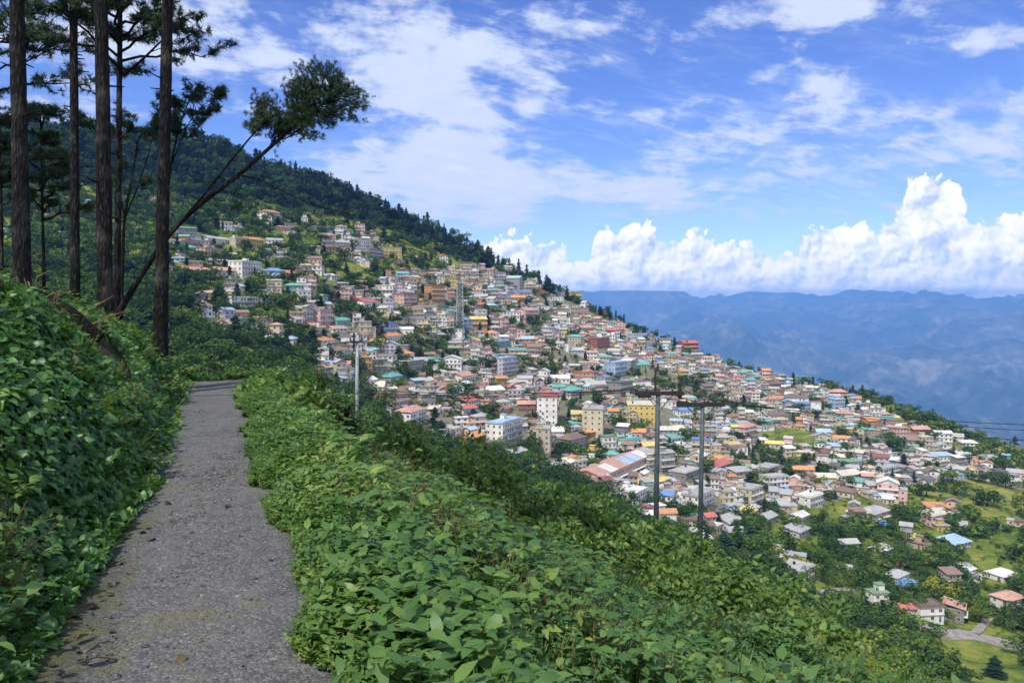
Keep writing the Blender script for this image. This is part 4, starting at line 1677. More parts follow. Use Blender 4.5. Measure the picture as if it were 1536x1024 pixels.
# ------------------------------------------------------------------ poles and wires
def pole_mats():
    m, g = mat('steel_pole')
    p = objpos(g)
    n = g.noise(p, 2.5, 4, 0.6)
    principled(g, g.mix(n.smooth(.35, .7), (0.028, 0.042, 0.044), (0.06, 0.078, 0.08)), 0.6, None, 0.35)
    m, g = mat('dark_iron')
    principled(g, g.mix(g.noise(objpos(g), 9, 3), (0.016, 0.016, 0.017), (0.05, 0.043, 0.038)), 0.6, None, 0.4, 0.4)
    m, g = mat('concrete_pole')
    principled(g, g.mix(g.noise(objpos(g), 4, 4, .6).smooth(.3, .7), (0.22, 0.23, 0.24), (0.36, 0.365, 0.37)), 0.85)
    m, g = mat('wire_black')
    principled(g, (0.012, 0.012, 0.013), 0.5, None, 0.3)
    m, g = mat('porcelain')
    principled(g, (0.09, 0.06, 0.05), 0.3, None, 0.5)
    m, g = mat('tower_steel')
    principled(g, g.mix(g.noise(objpos(g), .6, 3), (0.22, 0.25, 0.27), (0.36, 0.38, 0.40)), 0.6, None, 0.4, 0.2)


pole_mats()
INS = Soup()
for _k in range(3):
    _a = np.linspace(0, 2 * math.pi, 8, endpoint=False)
INS.tube([(0, 0, 0), (0, 0, .04), (0, 0, .05), (0, 0, .10), (0, 0, .11), (0, 0, .18), (0, 0, .22)], [.02, .02, .055, .045, .06, .045, .02], 8)
INS_ME = INS.mesh('insulator', ['porcelain'], True)


def build_poles():
    D1, D2 = 45.0, 43.5
    tops = {}
    for key, (pxb, pyb, pxt, pyt, d, wpx, armpx, armpy, label) in {
        'tall': (983, 846, 987, 590, D1, 9.0, (953, 1025), 590, 'taller dark steel power pole with wide crossarm and upright mast on top'),
        'short': (1049, 850, 1054, 605, D2, 8.5, (1016, 1086), 607, 'shorter dark steel power pole with crossarm, right of the taller one'),
    }.items():
        b, t = at(pxb, pyb, d), at(pxt, pyt, d)
        zb = float(near_z(b[0], b[1]))
        e = empty('power_pole', (b[0], b[1], zb), label=label, cat='power pole', group='steel power poles on the slope')
        o = -np.array([b[0], b[1], zb])
        r0 = wpx / F * d / 2
        q = Soup()
        q.tube([np.array([b[0], b[1], zb - .6]) + o, b * .5 + t * .5 + o, t + o], [r0, r0 * .85, r0 * .72], 14)
        q.build('mast', ['steel_pole'], e, smooth=True)
        # crossarm
        a0, a1 = at(armpx[0], armpy + 1, d - .12) + o, at(armpx[1], armpy - 1, d + .15) + o
        q = Soup()
        dv = (a1 - a0)
        L = np.linalg.norm(dv[:2])
        rz_ = math.atan2(dv[1], dv[0])
        c = (a0 + a1) / 2
        Rm = rotz(rz_)
        for dy in (-.16, .09):
            q.box(-L / 2, L / 2, dy, dy + .09, -.10, .12, M=(Rm, c))
        for x in (-L / 2 + .1, -.3, .3, L / 2 - .16):
            q.box(x, x + .06, -.1499, .1699, -.096, .112, M=(Rm, c + np.array([0, 0, .003])))
        q.build('crossarm', ['dark_iron'], e)
        # braces
        for sg in (-1, 1):
            q = Soup()
            q.tube([c + np.array([sg * .85, 0, -.03]), c + np.array([sg * .12, 0, -.85])], .028, 5)
            q.build('brace', ['dark_iron'], e)
        # insulators
        for f in ((-.46, -.26, .0, .27, .46) if key == 'tall' else (-.46, -.3, -.12, .16, .32, .46)):
            p = c + Rm @ np.array([f * L, 0, .118])
            put('insulator', INS_ME, e, p)
        if key == 'tall':
            q = Soup()
            m0, m1 = at(983, 592, d) + o, at(982, 556, d) + o
            q.box(-.055, .055, -.05, .05, 0, m1[2] - m0[2], M=(np.eye(3), m0))
            q.build('top_mast', ['dark_iron'], e)
            put('insulator', INS_ME, e, m1)
            q = Soup()
            m0, m1 = at(1020, 598, d + .2) + o, at(1018, 573, d + .2) + o
            q.box(-.09, .09, -.08, .08, 0, m1[2] - m0[2], M=(rotx(0.0), m0))
            q.build('fuse_switch', ['dark_iron'], e)
            q = Soup()
            m0 = at(967, 593, d) + o
            q.box(-.35, .35, -.22, .22, -.12, .14, M=(Rm, m0))
            q.build('switch_box', ['dark_iron'], e)
        else:
            q = Soup()
            m0 = at(1024, 606, d) + o
            q.box(-.30, .32, -.22, .22, -.10, .16, M=(Rm, m0))
            q.build('switch_box', ['dark_iron'], e)
        tops[key] = [c - o + Rm @ np.array([f * L, 0, .28]) for f in (-.46, -.26, .27, .46)]
    # pale concrete pole
    d = 44.0
    b, t = at(535, 640, d), at(536, 502, d)
    zb = float(near_z(b[0], b[1]))
    zb = min(zb, b[2])
    e = empty('concrete_pole', (b[0], b[1], zb), label='pale concrete power pole with a small dark bracket, standing alone in the shrubs', cat='power pole')
    o = -np.array([b[0], b[1], zb])
    q = Soup()
    q.tube([np.array([b[0], b[1], zb - 1]) + o, (b + t) / 2 + o, t + o], [.12, .10, .075], 12)
    q.build('mast', ['concrete_pole'], e, smooth=True)
    q = Soup()
    c = at(535, 512, d) + o
    q.box(-.34, .34, -.05, .05, -.04, .04, M=(rotz(.5), c - np.array([0, .12, 0])))
    q.box(-.05, .05, -.045, .045, -.6, .45, M=(np.eye(3), c + np.array([-.13, -.12, .05])))
    q.build('bracket', ['dark_iron'], e)
    for f in (-.3, .3):
        put('insulator', INS_ME, e, c + np.array([f, -.12 + f * .5, .04]))
    ctop = c - o
    # wires
    W = 'overhead wires'

    def wire(a, b, sag, label, r=.020):
        a, b = np.asarray(a), np.asarray(b)
        f = np.linspace(0, 1, 34)
        P = a + (b - a) * f[:, None]
        P[:, 2] -= 4 * sag * f * (1 - f)
        q = Soup()
        q.tube(P - a, r, 5)
        put('overhead_wire', q.mesh('overhead_wire', ['wire_black']), None, a, label=label, cat='wire', group=W)
    ta, sh = tops['tall'], tops['short']
    ends = [at(425, 572, 58), at(425, 579, 57.5), at(425, 585, 57)]
    for i, nm in enumerate(('topmost', 'middle', 'lowest')):
        wire(ta[min(i, 2)], ends[i], .55, f'{nm} of the wires running from the taller steel pole back past the concrete pole', .032)
    for i, nm in enumerate(('far', 'inner', 'near')):
        wire(ta[i + 1], sh[i], .12, f'short wire between the two steel poles, {nm} strand of three')
    outs = [at(1760, 642, 46), at(1760, 650, 45), at(1760, 668, 44)]
    for i, nm in enumerate(('upper', 'middle', 'lower')):
        wire(sh[min(i + 1, 3)], outs[i], .35 + .15 * i, f'{nm} of the wires running from the shorter steel pole out over the valley')
    wire(ctop + np.array([.3, .03, .2]), at(300, 488, 80), 1.4, 'slack wire from the concrete pole into the trees behind')


build_poles()


def build_tower():
    p = hit(690, 499)
    d = p[1]
    H = (499 - 424) / F * d
    e = empty('lattice_tower', p, label='tall grey steel lattice tower rising among the houses in mid hillside', cat='lattice tower')
    w0, w1 = 2.7, 1.9
    for sx in (-1, 1):
        for sy in (-1, 1):
            q = Soup()
            q.tube([(sx * w0, sy * w0, -3), (sx * w1, sy * w1, H)], .24, 5)
            q.build('leg', ['tower_steel'], e)
    q = Soup()
    n = 11
    for i in range(n):
        z0, z1 = H * i / n, H * (i + 1) / n
        a, b = w0 + (w1 - w0) * i / n, w0 + (w1 - w0) * (i + 1) / n
        c0 = [(-a, -a, z0), (a, -a, z0), (a, a, z0), (-a, a, z0)]
        c1 = [(-b, -b, z1), (b, -b, z1), (b, b, z1), (-b, b, z1)]
        for k in range(4):
            q.tube([c0[k], c1[(k + 1) % 4]], .12, 4, cap=False)
            q.tube([c0[(k + 1) % 4], c1[k]], .12, 4, cap=False)
            q.tube([c1[k], c1[(k + 1) % 4]], .12, 4, cap=False)
    q.build('bracing', ['tower_steel'], e)
    q = Soup()
    q.box(-w1 - 1.3, w1 + 1.3, -w1 - .6, w1 + .6, H, H + .35)
    q.box(-w1 - .7, -w1 - .1, -.4, .4, H + .352, H + 2.0)
    q.box(w1 - .3, w1 + .6, -.4, .4, H + .352, H + 1.6)
    q.build('platform', ['tower_steel'], e)
    return p


TOWER_P = build_tower()

# ------------------------------------------------------------------ the town
def wall_mat(name, c, dirt=0.6):
    m, g = mat('wall_' + name)
    p = objpos(g)
    n = g.noise(p, 0.55, 5, 0.65)
    x, y, z = g.xyz(p)
    st = g.noise(g.vec(x * 1.6, y * 1.6, z * .18), 1.0, 4, 0.6)
    dk = tuple(v * .42 for v in c)
    n3 = g.noise(p, .09, 2, 0.5)
    c = g.mix((n3 - .38).smooth(0, .25) * .5, c, tuple(x * .72 * y for x, y in zip(c, (1.0, .94, .84))))
    col = g.mix((n * .6 + st * .5 - .42).smooth(0.05, .35) * dirt, c, dk)
    principled(g, col, 0.9, None, 0.15)


def roof_mat(name, c, rust=0.55):
    m, g = mat('roof_' + name)
    p = objpos(g)
    n = g.noise(p, 0.5, 5, 0.65)
    n2 = g.noise(p, 2.2, 3, 0.6)
    n3 = g.noise(p, .11, 2, 0.5)
    col = g.mix((n3 - .35).smooth(0, .3) * .45, c, tuple(x * .5 + .06 for x in c))
    col = g.mix((n * .7 + n2 * .3).smooth(.48, .66) * rust, col, (0.15, 0.10, 0.07))
    principled(g, col, 0.65, None, 0.3)


WALLS = dict(white=(.78, .77, .75), cream=(.72, .64, .47), beige=(.58, .50, .38), grey=(.40, .40, .39), pink=(.68, .44, .40), salmon=(.66, .36, .25), blue=(.36, .50, .70),
             lavender=(.60, .60, .72), yellow=(.72, .56, .14), teal=(.20, .52, .48), red=(.42, .12, .085), green=(.36, .52, .28), concrete=(.31, .30, .285), orange=(.66, .33, .12))
ROOFS = dict(grey=(.40, .41, .42), rust=(.30, .17, .115), red=(.55, .13, .095), salmon=(.60, .29, .20), teal=(.10, .42, .36), blue=(.10, .28, .62), sky=(.32, .52, .74), white=(.72, .72, .70),
             brown=(.20, .13, .095), concrete=(.46, .45, .43), cream=(.66, .60, .46), orange=(.66, .27, .08), maroon=(.27, .07, .065), yellow=(.74, .58, .10), green=(.16, .36, .16), dark=(.12, .12, .125))
def calm(c, f=.72):
    m = sum(c) / 3
    return tuple((m + (x - m) * f) * k for x, k in zip(c, (1.02, 1.0, .96)))


WALLS = {k: calm(tuple(x * (.84 if k in ('white', 'blue', 'pink') else .70) for x in v), .93) for k, v in WALLS.items()}
ROOFS = {k: calm(tuple(x * .82 for x in v), .86 if k in ('red', 'teal', 'blue', 'orange') else .75) for k, v in ROOFS.items()}
for k, v in WALLS.items():
    wall_mat(k, v)
for k, v in ROOFS.items():
    roof_mat(k, v)
m_, g_ = mat('window_glass')
principled(g_, (0.022, 0.027, 0.034), 0.12, None, 0.6)
m_, g_ = mat('window_frame')
principled(g_, g_.mix(g_.noise(objpos(g_), .9, 2).smooth(.4, .6), (.52, .50, .46), (.30, .25, .20)), 0.7)
m_, g_ = mat('door_wood')
principled(g_, g_.mix(g_.noise(objpos(g_), .35, 2).smooth(.4, .6), (.12, .065, .035), (.10, .14, .17)), 0.6)
m_, g_ = mat('tank_black')
principled(g_, (.018, .018, .02), 0.5)
m_, g_ = mat('tank_blue')
principled(g_, (.05, .16, .42), 0.5)

q_ = Soup()
for b_ in ((-.5, -.42, -.5, .5), (.42, .5, -.5, .5), (-.42, .42, .42, .5), (-.42, .42, -.5, -.42), (-.03, .03, -.42, .42)):
    q_.box(b_[0], b_[1], -.09, .06, b_[2], b_[3], m=0)
q_.add([(-.42, -.03, -.42), (.42, -.03, -.42), (.42, -.03, .42), (-.42, -.03, .42)], quads=[(0, 1, 2, 3)], m=1)
WIN_ME = q_.mesh('window', ['window_frame', 'window_glass'])
WIN_V, WIN_Q, WIN_M = np.concatenate(q_.v), np.concatenate(q_.f4), np.concatenate(q_.m4)
q_ = Soup()
q_.box(-.5, .5, -.07, .04, 0, 1, m=0)
q_.box(-.40, .40, -.085, -.072, .03, .93, m=1)
DOOR_ME = q_.mesh('door', ['window_frame', 'door_wood'])
DOOR_V, DOOR_Q, DOOR_M = np.concatenate(q_.v), np.concatenate(q_.f4), np.concatenate(q_.m4)
q_ = Soup()
q_.tube([(0, 0, 0), (0, 0, .9), (0, 0, 1.05), (0, 0, 1.2)], [.55, .55, .45, .2], 10)
TANK_ME = {c: q_.mesh('water_tank', ['tank_' + c], True) for c in ('black', 'blue')}
TANK_V, TANK_Q = np.concatenate(q_.v), np.concatenate(q_.f4)


def gable(q, x0, x1, y0, y1, z, rise, over, m=0, along_x=True):
    """a pitched sheet roof with thickness"""
    x0, x1, y0, y1 = x0 - over, x1 + over, y0 - over, y1 + over
    t = .16
    if along_x:
        ym = (y0 + y1) / 2
        sec = [(y0, z - .12), (ym, z + rise), (y1, z - .12)]
        v = [(x, y, zz + dz) for x in (x0, x1) for dz in (0, t) for (y, zz) in sec]
    else:
        xm = (x0 + x1) / 2
        sec = [(x0, z - .12), (xm, z + rise), (x1, z - .12)]
        v = [(x, y, zz + dz) for y in (y1, y0) for dz in (0, t) for (x, zz) in sec]
    qd = [(3, 4, 10, 9), (4, 5, 11, 10), (1, 0, 6, 7), (2, 1, 7, 8), (0, 3, 9, 6), (5, 2, 8, 11), (0, 1, 4, 3), (1, 2, 5, 4), (7, 6, 9, 10), (8, 7, 10, 11)]
    q.add(v, quads=qd, m=m)
    # gable ends closed just under the sheet
    if along_x:
        for x in (x0 + over + .02, x1 - over - .02):
            q.add([(x, y0 + over, z - .02), (x, y1 - over, z - .02), (x, ym, z + rise - .05)], tris=[(0, 1, 2)], m=m)
    else:
        for y in (y0 + over + .02, y1 - over - .02):
            q.add([(x0 + over, y, z - .02), (x1 - over, y, z - .02), (xm, y, z + rise - .05)], tris=[(0, 1, 2)], m=m)


def hip(q, x0, x1, y0, y1, z, rise, over, m=0):
    x0, x1, y0, y1 = x0 - over, x1 + over, y0 - over, y1 + over
    w, d = x1 - x0, y1 - y0
    k = min(w, d) / 2 * .92
    if w >= d:
        a, b = (x0 + k, (y0 + y1) / 2), (x1 - k, (y0 + y1) / 2)
    else:
        a, b = ((x0 + x1) / 2, y0 + k), ((x0 + x1) / 2, y1 - k)
    v = [(x0, y0, z), (x1, y0, z), (x1, y1, z), (x0, y1, z), (x0, y0, z + .14), (x1, y0, z + .14), (x1, y1, z + .14), (x0, y1, z + .14), (*a, z + rise), (*b, z + rise)]
    if w >= d:
        q.add(v, tris=[(5, 6, 9), (7, 4, 8)], quads=[(4, 5, 9, 8), (6, 7, 8, 9), (3, 2, 1, 0), (0, 1, 5, 4), (1, 2, 6, 5), (2, 3, 7, 6), (3, 0, 4, 7)], m=m)
    else:
        q.add(v, tris=[(4, 5, 8), (6, 7, 9)], quads=[(5, 6, 9, 8), (7, 4, 8, 9), (3, 2, 1, 0), (0, 1, 5, 4), (1, 2, 6, 5), (2, 3, 7, 6), (3, 0, 4, 7)], m=m)


def vault(q, x0, x1, y0, y1, z, rise, over, m=0):
    n = 9
    a = np.linspace(0, math.pi, n)
    ym, ry = (y0 + y1) / 2, (y1 - y0) / 2 + over
    v = []
    for x in (x0 - over, x1 + over):
        v += [(x, ym - ry * math.cos(t), z + rise * math.sin(t)) for t in a]
    qd = [(i, i + 1, n + i + 1, n + i) for i in range(n - 1)]
    q.add(v, quads=[(d, c, b, a_) for a_, b, c, d in qd], m=m)
    for o in (0, n):
        q.add(v[o:o + n], tris=[(0, i, i + 1) for i in range(1, n - 1)], m=m)


def house_pieces(w, d, st, wall, roof, rcol, r, balc=False, annex=False, fh=3.0, panels=None, trim=None):
    """parts in the house's own frame: front face at y = -d/2, ground at z = 0"""
    h = st * fh
    parts = []
    q = Soup()
    q.box(-w / 2, w / 2, -d / 2, d / 2, -5.5, h)
    parts.append(('wall', q, ['wall_' + wall]))
    wins, doors, tanks = [], [], []
    x0, x1, y0, y1 = -w / 2, w / 2, -d / 2, d / 2
    if roof == 'flat':
        q = Soup()
        q.box(x0 - .38, x1 + .38, y0 - .45, y1 + .3, h + .002, h + .24)
        if r.random() < .75:
            ph = r.uniform(.45, .95)
            q.box(x0 + .02, x1 - .02, y0 + .02, y0 + .17, h + .242, h + ph)
            q.box(x0 + .02, x0 + .17, y0 + .172, y1 - .02, h + .242, h + ph)
            q.box(x1 - .17, x1 - .02, y0 + .172, y1 - .02, h + .242, h + ph)
        parts.append(('roof', q, ['roof_' + rcol]))
        if r.random() < .55 and w > 5:
            q = Soup()
            sx = r.uniform(x0 + .4, x1 - 3.2)
            q.box(sx, sx + 2.9, y1 - 3.0, y1 - .4, h + .242, h + 2.5)
            parts.append(('stair_room', q, ['wall_' + wall]))
            q = Soup()
            q.box(sx - .25, sx + 3.2, y1 - 3.3, y1 - .15, h + 2.502, h + 2.66)
            parts.append(('stair_roof', q, ['roof_' + rcol]))
        if r.random() < .5:
            tanks.append((r.uniform(x0 + .8, x1 - .8), r.uniform(0, y1 - .9), h + .243, 'black' if r.random() < .6 else 'blue'))
    else:
        q = Soup()
        if roof == 'gable':
            gable(q, x0, x1, y0, y1, h, min(d, 9) * .24, .55)
        elif roof == 'front_gable':
            gable(q, x0, x1, y0, y1, h, min(w, 9) * .26, .55, along_x=False)
        elif roof == 'hip':
            hip(q, x0, x1, y0, y1, h + .003, min(w, d) * .26, .6)
        elif roof == 'vault':
            vault(q, x0, x1, y0, y1, h + .003, min(d, 10) * .26, .4)
        else:                                       # lean-to sheet
            a, b = h + .05, h + r.uniform(.9, 1.6)
            v = [(x0 - .5, y0 - .7, a), (x1 + .5, y0 - .7, a), (x1 + .5, y1 + .3, b), (x0 - .5, y1 + .3, b)]
            v += [(x, y, z + .14) for x, y, z in v]
            q.add(v, quads=[(3, 2, 1, 0), (4, 5, 6, 7), (0, 1, 5, 4), (1, 2, 6, 5), (2, 3, 7, 6), (3, 0, 4, 7)])
        parts.append(('roof', q, ['roof_' + rcol]))
    if panels:
        # differently coloured sheets laid over the roof (front slope of a gable)
        n = len(panels)
        for i, c in enumerate(panels):
            q = Soup()
            a, b = x0 + (x1 - x0) * (i + .08) / n, x0 + (x1 - x0) * (i + .92) / n
            rise = min(d, 9) * .24
            k = rise / (d / 2 + .55)
            ya, yb = y0 - .5, -.25
            za, zb = h - .12 + .16 + (.05) * k + .03, h + rise + .16 - .25 * k + .03
            q.add([(a, ya, za), (b, ya, za), (b, yb, zb), (a, yb, zb), (a, ya, za + .05), (b, ya, za + .05), (b, yb, zb + .05), (a, yb, zb + .05)],
                  quads=[(3, 2, 1, 0), (4, 5, 6, 7), (0, 1, 5, 4), (1, 2, 6, 5), (2, 3, 7, 6), (3, 0, 4, 7)])
            parts.append(('roof_sheet', q, ['roof_' + c]))
    if trim:
        q = Soup()
        q.box(x0 - .06, x1 + .06, y0 - .06, y0 - .003, h - .7, h - .02)
        parts.append(('fascia', q, ['wall_' + trim]))
    n = max(2, int(w / 2.5))
    dr = int(r.integers(0, n))
    ww, wh = min(1.35, w / n * .58), 1.3
    for f in range(st):
        zc = f * fh + 1.55
        for i in range(n):
            x = x0 + w * (i + .5) / n
            if f == 0 and i == dr:
                doors.append((x, y0, 0.02, 0.0, 1.0, 2.1))
            elif not (balc and f > 0 and (i + f) % 4 == 3):
                wins.append((x, y0, zc, 0.0, ww, wh))
        ns = max(1, int(d / 3))
        for i in range(ns):
            y = y0 + d * (i + .5) / ns
            wins.append((x1, y, zc, math.pi / 2, 1.1, wh))
            wins.append((x0, y, zc, -math.pi / 2, 1.1, wh))
    if balc:
        for f in range(1, st):
            q = Soup()
            z = f * fh
            q.box(x0 - .05, x1 + .05, y0 - 1.25, y0 - .005, z - .16, z)
            q.box(x0 - .05, x1 + .05, y0 - 1.25, y0 - 1.17, z + .002, z + .16)
            q.box(x0 - .05, x1 + .05, y0 - 1.24, y0 - 1.18, z + .78, z + .88)
            m = max(3, int(w / 1.6))
            for i in range(m + 1):
                x = x0 + w * i / m
                q.box(x - .06, x + .06, y0 - 1.238, y0 - 1.182, z + .162, z + .778)
            parts.append(('balcony', q, ['wall_' + ('white' if wall != 'white' else 'grey')]))
    else:
        for f in range(1, st):
            q = Soup()
            z = f * fh
            q.box(x0 - .28, x1 + .28, y0 - .42, y0 - .003, z - .13, z + .02)
            parts.append(('ledge', q, ['roof_concrete']))
    if annex:
        s = 1 if r.random() < .5 else -1
        aw, ah = w * r.uniform(.35, .6), fh * max(1, st - 1)
        ax0 = x1 + .004 if s > 0 else x0 - .004 - aw
        q = Soup()
        q.box(ax0, ax0 + aw, y0 + .7, y1 - .4, -5.5, ah)
        parts.append(('wing', q, ['wall_' + wall]))
        q = Soup()
        q.box(ax0 - (.3 if s < 0 else 0), ax0 + aw + (.3 if s > 0 else 0), y0 + .4, y1 - .2, ah + .002, ah + .2)
        parts.append(('wing_roof', q, ['roof_' + (rcol if r.random() < .5 else 'grey')]))
        m = max(1, int(aw / 2.4))
        for f in range(max(1, st - 1)):
            for i in range(m):
                wins.append((ax0 + aw * (i + .5) / m, y0 + .7, f * fh + 1.55, 0.0, 1.05, 1.25))
    return parts, wins, doors, tanks


